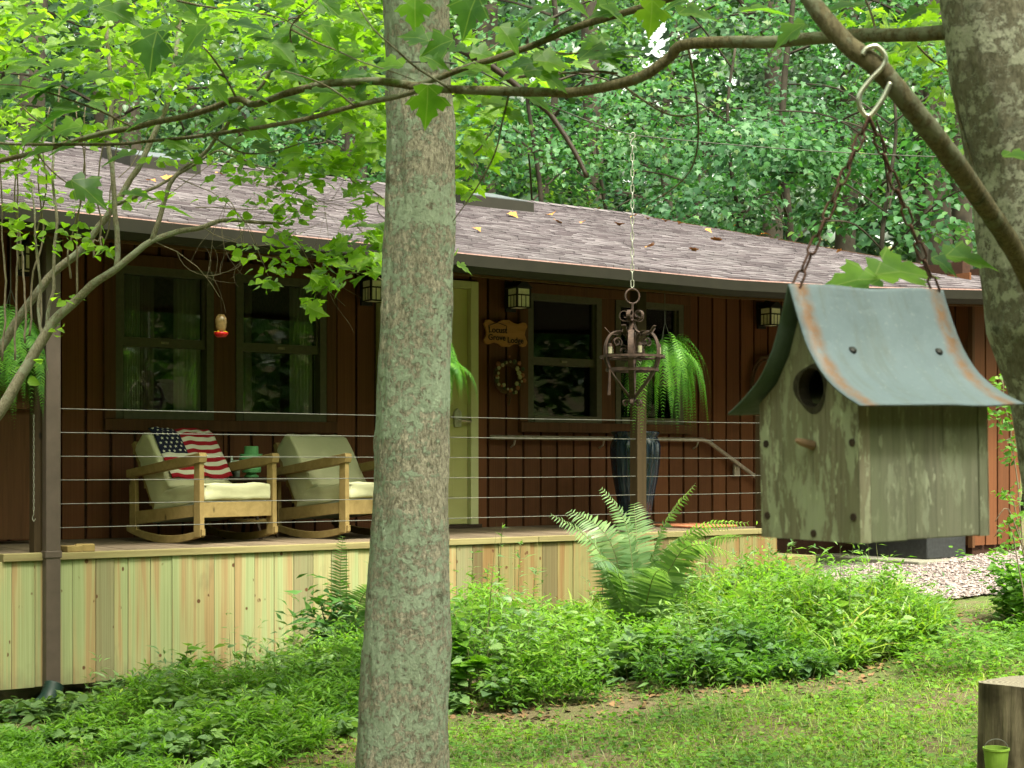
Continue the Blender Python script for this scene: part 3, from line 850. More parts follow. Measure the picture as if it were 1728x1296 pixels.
lantern(1280, 536, 'frosted lantern on the boards just left of the birdhouse roof')

# ================================================================== PORCH
PB = (0.0, BR, DZ)
porch = hthing('porch_deck', 'raised wooden porch deck with pale board skirting and cable railing', 'porch', *PB)
AE = 9.02
plank = MB().box(-.5, .5, -.5, .5, -.5, .5).mesh('floor_plank', M['deck'])
a = 1.0
while a < AE - .02:
    o = link('floor_plank', plank, porch); w = .135
    o.location = (a + w / 2, (BR + .0 + BW) / 2 - BR + .03, -.02 + random.uniform(-.001, .001)); o.scale = (w - .006, BW - BR - .08, .038)
    a += w
# edge board and skirting
pieces_edge = [(1.0, 2.62), (2.76, 3.05), (3.055, 6.6), (6.604, AE)]
for (l, r) in pieces_edge:
    MB().box(l, r, BR - .045, BR + .03, DZ - .04, DZ + .001 + (0.004 if l == 2.76 else 0)).build('edge_board', M['pine_trim'], porch, PB, bevel=.003)
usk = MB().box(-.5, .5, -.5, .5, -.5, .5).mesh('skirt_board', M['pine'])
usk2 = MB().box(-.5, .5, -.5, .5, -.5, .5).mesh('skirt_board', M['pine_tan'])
a = 1.0
while a < AE - .03:
    w = random.choice((.14, .14, .14, .09, .14, .115)) * random.uniform(.97, 1.02)
    if not (2.60 < a + w / 2 < 2.75):
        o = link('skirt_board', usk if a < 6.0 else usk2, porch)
        zt, zb = DZ - .041, -1.315 + random.uniform(-.004, .004)
        dp = random.uniform(.016, .024)
        o.location = (a + w / 2, -.02 - dp / 2 + .012, (zt + zb) / 2 - DZ); o.scale = (w - random.uniform(.002, .005), dp, zt - zb)
        o.rotation_euler = (0, random.uniform(-.002, .002), 0)
    a += w
# side skirting at the right end, and joists underneath
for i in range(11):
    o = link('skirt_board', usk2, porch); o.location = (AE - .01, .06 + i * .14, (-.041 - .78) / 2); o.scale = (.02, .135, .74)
js = MB()
for i in range(16): js.box(1.1 + i * .52, 1.14 + i * .52, BR + .02, BW - .05, DZ - .19, DZ - .041)
js.box(1.0, AE - .03, BR + .0005, BR + .018, DZ - .19, DZ - .045)
js.build('joist', M['post_wood'], porch, PB)
MB().box(AE + .03, AE + .75, BR + .25, BW - .06, -1.2, DZ - .26).build('step', M['pine_tan'], porch, PB, bevel=.004)
# posts
def post(a_, w=.09, z1=None, name='post', b=BR + .07):
    z1 = z1 or eave_z(a_) - .09
    return MB().box(a_ - w / 2, a_ + w / 2, b - w / 2, b + w / 2, DZ + .001, z1).build(name, M['post_wood'], porch, PB, bevel=.004)
aL = hw(66, 700, BR + .07)[0]; aM = hw(1077, 780, BR + .07)[0]
AP = [aL, hw(700, 700, BR + .07)[0], aM, AE - .06]
for x in AP[:3]: post(x)
post(AP[3], z1=DZ + .92)
# cables
zc = [1.0 * (DZ + .142 * (i + 1) + .004) for i in range(6)]
for z in zc:
    MB().tube([(hw(97, 700, BR)[0], BR + .05, z), (AP[1], BR + .05, z - .002)], .0028, 6).build('rail_cable', M['cable'], porch, PB)
    for a_, b_ in ((AP[1], AP[2]), (AP[2], AP[3])):
        MB().tube([(a_, BR + .05, z - .002), ((a_ + b_) / 2, BR + .05, z - .004), (b_, BR + .05, z)], .0028, 6).build('rail_cable', M['cable'], porch, PB)
# brown metal downspout beside the left post
ads = hw(84, 700, BR - .03)[0]
ds = thing('downspout', 'brown metal downspout running from the eave to the ground at the left post', 'downspout', H(ads, BR - .06, -1.42), TH)
MB().box(-.044, .044, -.035, .035, .0, 1.42 + eave_z(ads) - .12).build('pipe', M['downspout'], ds, bevel=.006)
MB().box(-.05, .05, -.04, .036, .86, .9).build('strap', M['downspout'], ds, bevel=.003)
# elbow up to gutter
MB().tube([(0, 0, 1.42 + eave_z(ads) - .13), (0, -.12, 1.42 + eave_z(ads) - .10), (0, -.27, 1.42 + eave_z(ads) - .10)], .035, 8).build('elbow', M['downspout'], ds)
# corrugated drain pipe at its foot
gp0 = H(ads, BR - .08); base = Vector((gp0.x, gp0.y, -1.42))
dp = MB(); P = smooth_curve([base + Vector((.01, 0, .12)), base + Vector((-.01, -.06, .03)), base + Vector((-.06, -.18, -.02)), base + Vector((-.14, -.38, -.06))], 12)
dp.tube(P, [.052 + (.009 if i % 2 else 0) for i in range(len(P))], 14)
tag(dp.build('drain_pipe', M['green_pipe'], None, smooth=True), 'dark green corrugated drain pipe at the foot of the downspout', 'pipe')
# hand rail on the wall
hr = hthing('hand_rail', 'pale metal hand rail fixed to the wall, bending down towards the steps', 'hand rail', hw(1190, 740, BW)[0], BW - .08, .18)
a0, z0 = hw(828, 738, BW - .08); a1, z1 = hw(1192, 742, BW - .08); a2, z2 = hw(1285, 812, BW - .08)
zz = (z0 + z1) / 2; o0 = (hw(1190, 740, BW)[0], BW - .08, .18)
MB().tube([(a0, BW - .08, zz), (a1 - .05, BW - .08, zz), (a1 + .03, BW - .08, zz - .02), (a2, BW - .08, z2), (a2 + .5, BW - .08, z2 - .42)], .019, 10).build('rail', M['hand_rail'], hr, o0, smooth=True)
for x_ in (a0 + .25, (a0 + a1) / 2, a1 - .1, (a1 + a2) / 2 + .05):
    z_ = zz if x_ < a1 else zz - (x_ - a1) * (zz - z2) / (a2 - a1)
    MB().tube([(x_, BW - .08, z_ - .015), (x_, BW - .06, z_ - .06), (x_, BW - .012, z_ - .08)], .008, 6).build('bracket', M['hand_rail'], hr, o0)
ao, zo = hw(1237, 793, BW)
MB().box(-.035, .035, -.03, 0, -.06, .06).build('outlet_box', M['hand_rail'], None, bevel=.006)
ob = bpy.data.objects['outlet_box']; ob.location = H(ao, BW - .03, zo); ob.rotation_euler = (0, 0, TH)
tag(ob, 'small grey outlet cover low on the wall under the sloping hand rail', 'outlet')
# low closed panel at the far left wall
pl = MB(); pl.box(1.2, hw(64, 700, 10.2)[0], 10.16, 10.2, DZ + .03, DZ + .88); pl.box(1.2, hw(60, 700, 10.15)[0], 10.10, 10.23, DZ + .885, DZ + .93)
tag(recalc(link('low_screen', pl.mesh('low_screen', M['trim_brown']), None)), 'low brown wooden screen behind the left post', 'screen')
bpy.data.objects['low_screen'].rotation_euler = (0, 0, TH)
# slab and dark panel at the foot of the side wall
sb = MB(); sb.box(.05, .93, -.22, 1.1, -.20, .0)
s0 = hthing('doorstep', 'low concrete doorstep against the side wall at the right', 'step', 10.9, 9.35, -.89)
sb.build('slab', M['concrete'], s0, bevel=.01)
bx = hthing('storage_bin', 'low dark grey bin standing on the concrete doorstep behind the birdhouse', 'bin', 11.3, 9.28, -.889)
MB().box(-.05, .50, 0, .9, 0, .34).build('body', M['dark_panel'], bx, bevel=.012)
MB().box(-.08, .52, -.03, .93, .341, .385).build('lid', M['dark_panel'], bx, bevel=.01)
# ================================================================== THINGS ON THE PORCH
def make_chair(name, label, px, pz_off, group, w=.642, dpt=.72, phi=R(48.5)):
    """px: world point of the front-left foot on the deck plane; phi: heading of its side"""
    t = thing(name, label, 'rocking chair', px, phi, group)
    W = M['chair_wood']
    def side(x0, x1):
        MB().prism([(-.035, .05), (.035, .05), (.03, .575), (-.03, .575)], x0, x1).build('leg', W, t, bevel=.003)
        MB().prism([(dpt - .04, .06), (dpt + .03, .06), (dpt + .035, .465), (dpt - .03, .465)], x0 + .002, x1 - .002).build('leg', W, t, bevel=.003)
        MB().prism([(-.05, .577), (.035, .577), (dpt + .04, .468), (dpt + .05, .40), (dpt - .04, .415), (.03, .52), (-.0, .535)][:1] + [(-.04, .60), (dpt + .05, .485), (dpt + .05, .43), (.031, .52), (-.04, .535)], x0 - .012, x1 + .012).build('armrest', W, t, bevel=.004)
        n = 14; top = []; bot = []
        for i in range(n + 1):
            y = -.05 + (dpt + .12) * i / n; q = (y - dpt / 2) / (dpt / 2 + .06)
            bot.append((y, .065 * q * q)); top.append((y, .065 * q * q + .05 - .008 * q * q))
        MB().prism(bot + top[::-1], x0 + .004, x1 - .004).build('rocker', W, t, bevel=.002)
        MB().prism([(.036, .26), (dpt - .04, .205), (dpt - .04, .115), (.036, .185)], x0 + .008, x1 - .008).build('side_rail', W, t)
    side(0, .036); side(w - .036, w)
    MB().box(.037, w - .037, -.022, .004, .175, .275).build('front_rail', W, t, bevel=.003)
    MB().box(.037, w - .037, dpt - .02, dpt + .004, .12, .19).build('back_rail', W, t, bevel=.003)
    # back frame slats leaning behind the cushion
    for x0 in (.05, w - .09):
        MB().prism([(.47, .14), (.51, .14), (.80, .66), (.765, .68)], x0, x0 + .04).build('back_post', W, t, bevel=.003)
    for k in range(4):
        f = .25 + k * .22; y = .49 + .29 * f; z = .14 + .53 * f
        MB().box(.055, w - .055, y + .018, y + .034, z - .03, z + .03).build('back_slat', W, t)
    def cushion(nm, prof, x0, x1, mat):
        o = recalc(MB().prism(prof, x0, x1).build(nm, M[mat], t)); 
        bv = o.modifiers.new('bevel', 'BEVEL'); bv.width = .018; bv.segments = 3
        sd = o.modifiers.new('sub', 'SUBSURF'); sd.subdivision_type = 'SIMPLE'; sd.levels = sd.render_levels = 3
        dm = o.modifiers.new('lumps', 'DISPLACE'); tx = bpy.data.textures.new('lumps', 'CLOUDS'); tx.noise_scale = .12; dm.texture = tx; dm.strength = .03
        o.data.polygons.foreach_set('use_smooth', [True] * len(o.data.polygons))
        return o
    cushion('seat_cushion', [(-.03, .288), (-.035, .40), (.42, .36), (.52, .34), (.55, .20), (.3, .235)], .045, w - .045, 'cushion')
    recalc(MB().prism([(.02, .286), (.30, .233), (.56, .185), (.55, .125), (.30, .17), (.02, .23)], .05, w - .05).build('seat_sling', M['cushion_cool'], t))
    cushion('back_cushion', [(.36, .375), (.60, .72), (.66, .745), (.755, .66), (.76, .62), (.56, .27), (.50, .24)], .045, w - .045, 'cushion')
    return t
ch1 = make_chair('rocking_chair', 'pale wooden rocking chair with the flag throw over its back', Vector((-2.046, 10.0, DZ)), 0, 'wooden rocking chairs on the porch')
ch2 = make_chair('rocking_chair', 'plain cream cushioned rocking chair half hidden by the big trunk', Vector((-1.17, 10.62, DZ)), 0, 'wooden rocking chairs on the porch')

# flag throw over chair 1: follows the cushion front, hangs over its top
def flag():
    t = thing('flag_throw', 'stars and stripes throw draped over the left rocking chair', 'flag', ch1.location, R(48.5))
    # path up the cushion front then over the top (y, z), lifted off the cushion
    path = [Vector((0, .37, .40)), Vector((0, .595, .728)), Vector((0, .66, .762)), Vector((0, .76, .675)), Vector((0, .79, .60))]
    nrm = Vector((0, -.82, .57))
    L = [0]; 
    for p, q in zip(path, path[1:]): L.append(L[-1] + (q - p).length)
    def pos(s_, x):
        for i in range(len(path) - 1):
            if s_ <= L[i + 1] or i == len(path) - 2:
                f = (s_ - L[i]) / (L[i + 1] - L[i]); p = path[i].lerp(path[i + 1], f)
                n_ = Vector((0, -(path[i + 1] - path[i]).z, (path[i + 1] - path[i]).y)).normalized(); break
        wob = .006 * math.sin(x * 23 + s_ * 9) + .004 * math.sin(x * 57)
        return p + n_ * (.014 + wob) + Vector((x, 0, 0))
    XL, XR = .085, .585; S1, S0 = .03, .47     # bottom .. top along the path
    NX, NS = 40, 39
    mb = MB(); row = []
    hs = (S0 - S1)
    vs = []
    for j in range(NS + 1):
        for i in range(NX + 1):
            x = XL + (XR - XL) * i / NX
            s_ = S1 + hs * j / NS + .008 * math.sin(i * .35)
            vs.append(pos(max(0, s_), x))
    fs = []; mi = []
    for j in range(NS):
        st = j // 3                      # 13 stripes of 3 rows, the bottom one red
        for i in range(NX):
            fs.append((j * (NX + 1) + i, j * (NX + 1) + i + 1, (j + 1) * (NX + 1) + i + 1, (j + 1) * (NX + 1) + i))
            m_ = 0 if st % 2 == 0 else 1
            if st >= 6 and i < NX * .42: m_ = 2
            mi.append(m_)
    me = bpy.data.meshes.new('cloth'); me.from_pydata([tuple(v) for v in vs], [], fs)
    for k in ('flag_red', 'flag_white', 'flag_blue'): me.materials.append(M[k])
    me.polygons.foreach_set('material_index', mi); me.polygons.foreach_set('use_smooth', [True] * len(mi))
    o = link('cloth', me, t)
    so_ = o.modifiers.new('thick', 'SOLIDIFY'); so_.thickness = .004; so_.offset = -1
    # stars
    sm = MB(); cw = (XR - XL) * .42; s_lo = S1 + hs * 18 / 39; s_hi = S0
    for r_ in range(7):
        cnt = 5 if r_ % 2 == 0 else 4
        for c_ in range(cnt):
            cx = XL + cw * ((c_ + (.5 if cnt == 5 else 1.0)) / 5); cs = s_lo + (s_hi - s_lo) * (r_ + .5) / 7
            if cs > .455: continue
            pts = []
            for k in range(10):
                an = math.pi / 2 + k * math.pi / 5; rr = .0125 if k % 2 == 0 else .0055
                p = pos(cs + rr * math.sin(an), cx + rr * math.cos(an)); p += nrm * .004; pts.append(p)
            c0 = pos(cs, cx) + nrm * .004
            sm.add(pts + [c0], [(k, (k + 1) % 10, 10) for k in range(10)])
    sm.build('stars', M['flag_white'], t)
flag()

# side table with ceramic burner and glasses
tp = Vector(((424 - HX) / F * 10.9, 10.9, DZ))
tb = thing('side_table', 'round dark side table between the two rocking chairs', 'table', tp)
MB().lathe([(0, .40), (.24, .40), (.25, .41), (.25, .425), (.24, .43), (0, .43)], 32).build('table_top', M['dark_wood'], tb)
for k in range(4):
    an = k * math.pi / 2 + .5; c_, s_ = math.cos(an), math.sin(an)
    MB().tube([(c_ * .12, s_ * .12, .4), (c_ * .10, s_ * .10, .2), (c_ * .2, s_ * .2, 0.0)], [.014, .012, .014], 8).build('leg', M['dark_wood'], tb)
MB().lathe([(0, .12), (.16, .12), (.16, .135), (0, .135)], 24).build('shelf', M['chair_wood'], tb)
bn = thing('ceramic_burner', 'green ceramic lantern with a wide brim on the side table', 'lantern', tp + Vector((0, 0, .431)))
MB().lathe([(0, 0), (.05, 0), (.052, .01), (.036, .02), (.036, .03), (.066, .035), (.070, .06), (.062, .10), (.062, .118), (0, .118)], 28).build('pot', M['green_ceramic'], bn, smooth=False)
MB().lathe([(.0, .119), (.085, .119), (.087, .125), (.080, .155), (.079, .165), (.0, .165)], 28).build('brim', M['green_ceramic'], bn)
MB().lathe([(.05, .166), (.05, .215), (.045, .22), (0, .22)], 24).build('chimney', M['green_ceramic'], bn)
for (dx, dy, h_, lb) in ((-.135, -.02, .15, 'clear glass bottle nearest the flag chair on the side table'), (-.09, -.09, .12, 'clear drinking glass beside the green ceramic lantern')):
    g = MB().lathe([(0, 0), (.022, 0), (.024, .01), (.022, h_ * .55), (.010, h_ * .7), (.010, h_)] if h_ > .13 else [(0, 0), (.024, 0), (.03, h_), (.027, h_), (.022, .006), (0, .006)], 16)
    o = g.build('glass_bottle' if h_ > .13 else 'drinking_glass', M['bottle_glass'], None, smooth=True); o.location = tp + Vector((dx, dy, .431)); tag(o, lb, 'bottle' if h_ > .13 else 'glass')

# carved sign
a_, z_ = hw(848, 563, BW)
sg = hthing('wooden_sign', 'scalloped wooden sign lettered Locust Grove Lodge beside the door', 'sign', a_, BW - .03, z_)
hwid, hh = .222, .105
top = [(-hwid, .07), (-hwid + .018, .10), (-hwid + .05, .108), (-.12, .085), (-.08, .088), (-.035, .112), (.035, .112), (.08, .088), (.12, .082), (hwid - .05, .10), (hwid - .015, .095), (hwid, .065), (hwid - .02, .03), (hwid - .028, -.005)]
bot = [(-x, -y) for x, y in top]
recalc(MB().prism(top + bot, -.022, 0, 'y').build('board', M['sign_wood'], sg, bevel=.004))
def text_part(s_, size, x, z, y, parent, mat, bold=0.0, name='lettering'):
    cu = bpy.data.curves.new(name, 'FONT'); cu.body = s_; cu.size = size; cu.extrude = .0015; cu.offset = bold
    cu.align_x = 'CENTER'
    o = bpy.data.objects.new('tmp', cu); col.objects.link(o)
    dg = bpy.context.evaluated_depsgraph_get(); me = bpy.data.meshes.new_from_object(o.evaluated_get(dg))
    bpy.data.objects.remove(o); me.materials.clear(); me.materials.append(mat)
    q = link(name, me, parent); q.location = (x, y, z); q.rotation_euler = (R(90), 0, 0); return q
text_part('Locust', .070, -.085, .0, -.0245, sg, M['sign_ink'], .0008)
text_part('Grove', .068, -.095, -.062, -.0245, sg, M['sign_ink'], .0008)
text_part('Lodge', .068, .095, -.078, -.0245, sg, M['sign_ink'], .0008)
lm = MB()
for p, q in zip([(-.17, -.005), (-.178, .055), (-.09, .085), (.004, .06), (.0, .0)], [(-.178, .055), (-.09, .085), (.004, .06), (.0, .0)]):
    lm.tube([(p[0], -.024, p[1]), (q[0], -.024, q[1])], .003, 5)
lm.build('house_outline', M['sign_ink'], sg)
sc_ = MB()
for z in (-.09, .09): sc_.lathe([(0, 0), (.006, 0), (.006, .003), (0, .003)], 8, (.03, -.026, z))
sc_.build('screw', M['black_iron'], sg)
# wreath
a_, z_ = hw(850, 636, BW)
wr = hthing('wreath', 'round wreath of dark twigs with cream and pink flowers below the sign', 'wreath', a_, BW - .05, z_)
mb = MB()
for k in range(26):
    ph = random.uniform(0, 6.28); pts = []
    r0 = random.uniform(.105, .14)
    for i in range(25):
        an = i / 24 * 6.28; pts.append(((r0 + .014 * math.sin(5 * an + ph)) * math.cos(an), .02 * math.sin(4 * an + ph), (r0 + .014 * math.cos(6 * an + ph)) * math.sin(an)))
    mb.tube(pts, .004, 5, cap=False)
mb.build('twig_ring', M['vine'], wr)
fm = {}
cols = [(0.42, 0.36, 0.22), (0.30, 0.12, 0.07), (0.38, 0.34, 0.20), (0.07, 0.08, 0.04)]
fmats = [plain('dried_flower', c, .8) for c in cols]
for k in range(34):
    an = k / 34 * 6.28 + random.uniform(-.1, .1); r0 = random.uniform(.09, .165); s_ = random.uniform(.012, .026)
    f = MB(); cx, cz = r0 * math.cos(an), r0 * math.sin(an)
    for j in range(6):
        b_ = j / 6 * 6.28; f.lathe([(0, -.4 * s_), (.45 * s_, -.1 * s_), (.4 * s_, .3 * s_), (0, .5 * s_)], 6, (cx + .5 * s_ * math.cos(b_), -.045, cz + .5 * s_ * math.sin(b_)))
    f.lathe([(0, -.3 * s_), (.4 * s_, 0), (0, .5 * s_)], 6, (cx, -.052, cz))
    f.build('flower', fmats[k % 4], wr)
mb = MB(); mb.tube([(0, -.02, -.13), (.01, -.03, -.18), (-.005, -.03, -.24)], .008, 6); mb.tube([(0, -.02, -.13), (-.02, -.03, -.17)], .006, 6); mb.build('hanging_tie', M['vine'], wr)
# grapevine wreath by the birdhouse
a_, z_ = hw(1292, 650, BW)
gw = hthing('grapevine_wreath', 'large bare grapevine wreath on the boards left of the birdhouse', 'wreath', a_, BW - .05, z_)
for k in range(6):
    ph = random.uniform(0, 6.28); pts = []
    r0 = random.uniform(.24, .29)
    for i in range(37):
        an = i / 36 * 6.28; pts.append(((r0 + .02 * math.sin(3 * an + ph)) * .85 * math.cos(an), .015 * math.sin(4 * an + ph), (r0 + .02 * math.cos(4 * an + ph)) * math.sin(an)))
    MB().tube(pts, .008, 6, cap=False).build('vine', M['vine'], gw)
# tall glazed pot
bp = hthing('tall_pot', 'tall dark blue glazed pot standing behind the middle porch post', 'pot', hw(1072, 800, 9.78)[0], 9.78, DZ)
nseg = 96
prof = [(.10, 0), (.115, .02), (.15, .22), (.19, .45), (.205, .6), (.205, .68), (.185, .73), (.178, .745), (.20, .775), (.198, .79), (.175, .79), (.16, .74)]
mb = MB(); mb.lathe(prof, nseg)
for i, v in enumerate(mb.v):
    k = i % nseg; ring = i // nseg
    if 1 < ring < 7:
        f = 1 + .018 * math.cos(k * 2 * math.pi / 4 * 1.0); mb.v[i] = (v[0] * f, v[1] * f, v[2])
mb.build('vessel', M['blue_glaze'], bp, smooth=True)
MB().lathe([(0, .74), (.165, .74)], 24).build('soil_fill', M['soil'], bp)
# saucer / mat at the right end of the deck
mt = hthing('door_mat', 'terracotta coloured mat on the right end of the porch deck', 'mat', 8.65, 9.5, DZ + .002)
MB().box(-.25, .25, -.2, .35, 0, .018).build('pad', M['terracotta'], mt, bevel=.006)
# offcut blocks at the left edge
for k, (x, y, l_) in enumerate(((118, 928, .10), (142, 926, .11))):
    a_ = hw(x, 900, BR + .06)[0]
    o = MB().box(-l_ / 2, l_ / 2, -.045, .045, 0, .038 + .006 * k).build('wood_offcut', M['chair_wood'], None, bevel=.004)
    o.location = H(a_, BR + .03 + .02 * k, DZ + .001); o.rotation_euler = (0, 0, TH + .15 - .4 * k)
    tag(o, ('left' if k == 0 else 'right') + ' of the two wood offcuts on the deck edge by the downspout', 'wood block', 'wood offcuts on the deck edge')
# hummingbird feeder under the eave
fa, fz = hw(373, 560, 8.95)
HFS = .78
hf = thing('hummingbird_feeder', 'small hummingbird feeder with a red base hanging under the eave', 'bird feeder', H(fa, 8.95, fz), TH)
MB().lathe([(0, -.045), (.035, -.042), (.056, -.02), (.058, -.005), (.03, 0)], 20).build('base_dish', M['red_plastic'], hf, smooth=True)
for k in range(5):
    an = k * 6.28 / 5; MB().lathe([(.0, 0), (.014, .004), (.006, .012), (0, .012)], 8, (.045 * math.cos(an), .045 * math.sin(an), -.006)).build('flower_port', M['yellow_plastic'], hf)
MB().lathe([(.026, .001), (.036, .02), (.044, .045), (.042, .06), (.047, .075), (.047, .095), (.04, .12), (.025, .14), (0, .145)], 20).build('bottle', M['amber_glass'], hf, smooth=True)
MB().tube([(0, 0, .145), (0, 0, (eave_z(fa) - fz - .1) / HFS)], .002, 5).build('hanger', M['rust_iron'], hf); hf.scale = (HFS,) * 3

# curtains and indoor hints (stand inside the windows)
def curtain(a0, a1, z0, z1, label, mat, b=BW + .102):
    mb = MB(); n = 40; vs = []
    for i in range(n + 1):
        x = a0 + (a1 - a0) * i / n; y = b + .022 * math.sin(i * 1.15) + .008 * math.sin(i * 2.9)
        vs += [(x, y, z0), (x, y, z1)]
    mb.add(vs, [(2 * i, 2 * i + 2, 2 * i + 3, 2 * i + 1) for i in range(n)])
    base = ((a0 + a1) / 2, b, z0)
    o = mb.build('curtain', M[mat], None, base, smooth=True); o.location = H(*base); o.rotation_euler = (0, 0, TH)
    so_ = o.modifiers.new('thick', 'SOLIDIFY'); so_.thickness = .003
    tag(o, label, 'curtain', 'curtains behind the windows')
def ca(x): return hw(x, 600, BW + .22)[0]
curtain(ca(196), ca(226), .15, 1.5, 'pale curtain at the left edge of the leftmost window', 'curtain')
curtain(ca(226), ca(250), .15, 1.5, 'narrow mauve curtain beside the pale left one', 'curtain_mauve', BW + .112)
curtain(ca(283), ca(335), .15, 1.5, 'wide pale curtain right of centre in the leftmost window', 'curtain')
curtain(ca(400), ca(412), .15, 1.5, 'thin strip of curtain left in the second window', 'curtain_mauve')
curtain(ca(478), ca(520), .15, 1.5, 'pale curtain on the right of the second window', 'curtain')
curtain(ca(936), ca(972), .15, 1.5, 'sheer curtain in the middle of the window by the sign', 'curtain')
curtain(ca(1108), ca(1145), .15, 1.5, 'pale curtain in the window behind the hanging iron chandelier', 'curtain')

# ================================================================== CLOTHESLINE, CHAIN AND IRON CHANDELIER
Ych = 9.0
CX = (1067 - HX) / F * Ych
hz = (780 - 228) / F * Ych
wl = MB()
p0 = at(765, 96, 6.05); p1 = Vector((CX, Ych, hz)); p2 = at(1740, 268, 9.3)
def sag(a_, b_, s_, n=10): return [a_.lerp(b_, i / n) - Vector((0, 0, s_ * 4 * (i / n) * (1 - i / n))) for i in range(n + 1)]
wl.tube(sag(p0, p1, .03)[:-1] + sag(p1, p2, .03), .0035, 5)
tr0 = (706 - HX) / F * 6.15
wl.tube([(tr0 + .142 * math.cos(a_), 6.15 + .142 * math.sin(a_), p0.z + .03 * math.sin(a_)) for a_ in np.linspace(0, 6.28, 24)], .0035, 5)
tag(wl.build('wire_line', M['wire'], None), 'thin wire stretched from the big trunk across to the right', 'wire')
def chain_links(parent, p, q, link_len, wire, width, mat, name='link', base=Vector((0, 0, 0)), twist0=0.0):
    """interlocking oval links from p to q"""
    L_ = (q - p).length; pitch = link_len - 2.2 * wire; n = max(2, round(L_ / pitch)); d_ = (q - p) / n
    dirn = d_.normalized()
    pts = []; hl = link_len / 2 - wire; hw_ = width / 2 - wire
    st = max(0.0, hl - hw_)
    for k in range(10):
        an = math.pi * 2 * k / 10
        pts.append((hw_ * math.sin(an), 0, (st if math.cos(an) >= 0 else -st) + hw_ * math.cos(an)))
    me = MB().tube(pts, wire, 6, closed=True).mesh(name, mat, smooth=True)
    q0 = dirn.to_track_quat('Z', 'Y')
    for i in range(n):
        o = link(name, me, parent); o.location = p + d_ * (i + .5) - base
        o.rotation_mode = 'QUATERNION'
        from mathutils import Quaternion
        o.rotation_quaternion = q0 @ Quaternion((0, 0, 1), twist0 + (i % 2) * math.pi / 2 + random.uniform(-.15, .15))
cz = (780 - 500) / F * Ych
chn = thing('hanging_chain', 'pale galvanised chain hanging from the wire down to the iron chandelier', 'chain', (CX, Ych, cz + .06))
chain_links(chn, Vector((CX, Ych, cz + .05)), Vector((CX, Ych, hz - .06)), .052, .0032, .024, M['galv_chain'], base=Vector((CX, Ych, cz + .06)))
hk = MB(); hk.tube(smooth_curve([(-.012, 0, -.02), (-.012, 0, .0), (.0, 0, .014), (.014, 0, .008), (.014, 0, -.01), (-.004, 0, -.03), (-.010, 0, -.052), (0, 0, -.068), (.012, 0, -.06)], 4), .0035, 8)
o = hk.build('hook', M['galv_chain'], chn, smooth=True); o.location = Vector((0, 0, hz - cz - .06))
cd = thing('iron_chandelier', 'rusty wrought iron scroll chandelier with candle stubs hanging before the porch', 'chandelier', (CX, Ych, cz), R(14))
IR = M['rust_iron']
ring = [(.043 * math.cos(t_), 0, .043 * math.sin(t_)) for t_ in np.linspace(0, 6.283, 25)[:-1]]
MB().tube(ring, .0055, 8, closed=True).build('top_ring', IR, cd)
MB().tube([(0, 0, -.04), (0, 0, -.62)], .008, 8).build('stem', IR, cd)
def spiral(cx, cz_, r0, r1, a0, a1, n=22): return [(cx + (r0 + (r1 - r0) * i / n) * math.cos(a0 + (a1 - a0) * i / n), cz_ + (r0 + (r1 - r0) * i / n) * math.sin(a0 + (a1 - a0) * i / n)) for i in range(n + 1)]
for k in range(5):
    an = k * 2 * math.pi / 5 + .3; c_, s_ = math.cos(an), math.sin(an); wd = (-s_, c_, 0)
    P = spiral(.045, -.11, .012, .038, math.pi * 1.6, -math.pi * .75); P = P + [(.012, -.16), (.03, -.20), (.07, -.225), (.11, -.222)]
    P = [(r, z) for r, z in P]
    MB().strap([(r * c_, r * s_, z) for r, z in P], .024, .004, wd).build('crown_scroll', IR, cd)
    MB().strap([(r * c_, r * s_, z) for r, z in [(.10, -.225), (.13, -.215), (.16, -.18)]], .026, .004, wd).build('leaf_tip', IR, cd)
for k in range(6):
    an = k * math.pi / 3 + .15; c_, s_ = math.cos(an), math.sin(an); wd = (-s_, c_, 0)
    P = [(.022, -.35), (.02, -.28), (.045, -.225), (.09, -.205), (.14, -.225), (.172, -.28), (.178, -.34), (.165, -.40), (.13, -.46), (.08, -.52), (.03, -.575), (.012, -.60)]
    P = [(p[0], p[2]) for p in smooth_curve([(r, 0, z) for r, z in P], 4)]
    MB().strap([(r * c_, r * s_, z) for r, z in P], .032, .004, wd).build('scroll_strap', IR, cd)
    P = spiral(.055, -.32, .034, .010, math.pi * .5, math.pi * 3.2)
    MB().strap([(r * c_, r * s_, z) for r, z in P], .020, .004, wd).build('inner_scroll', IR, cd)
    P = spiral(.10, -.27, .030, .010, math.pi * 1.2, -math.pi * 1.2)
    MB().strap([(r * c_, r * s_, z) for r, z in P], .020, .004, wd).build('inner_scroll', IR, cd)
    P = spiral(.045, -.625, .022, .008, math.pi * .9, -math.pi * 1.4)
    MB().strap([(.0, 0, -.60), (.02 * c_, .02 * s_, -.598)] + [(r * c_, r * s_, z) for r, z in P], .018, .004, wd).build('bottom_curl', IR, cd)
def hoop(z, r_, h_, nm):
    vs = []; n = 40
    for i in range(n):
        c_, s_ = math.cos(i * 2 * math.pi / n), math.sin(i * 2 * math.pi / n)
        for rr, zz_ in ((r_, z - h_), (r_ + .005, z - h_), (r_ + .005, z + h_), (r_, z + h_)): vs.append((rr * c_, rr * s_, zz_))
    fs = [(i * 4 + k, i * 4 + (k + 1) % 4, ((i + 1) % n) * 4 + (k + 1) % 4, ((i + 1) % n) * 4 + k) for i in range(n) for k in range(4)]
    MB().add(vs, fs).build(nm, IR, cd)
hoop(-.355, .186, .007, 'candle_hoop'); hoop(-.43, .150, .009, 'lower_hoop')
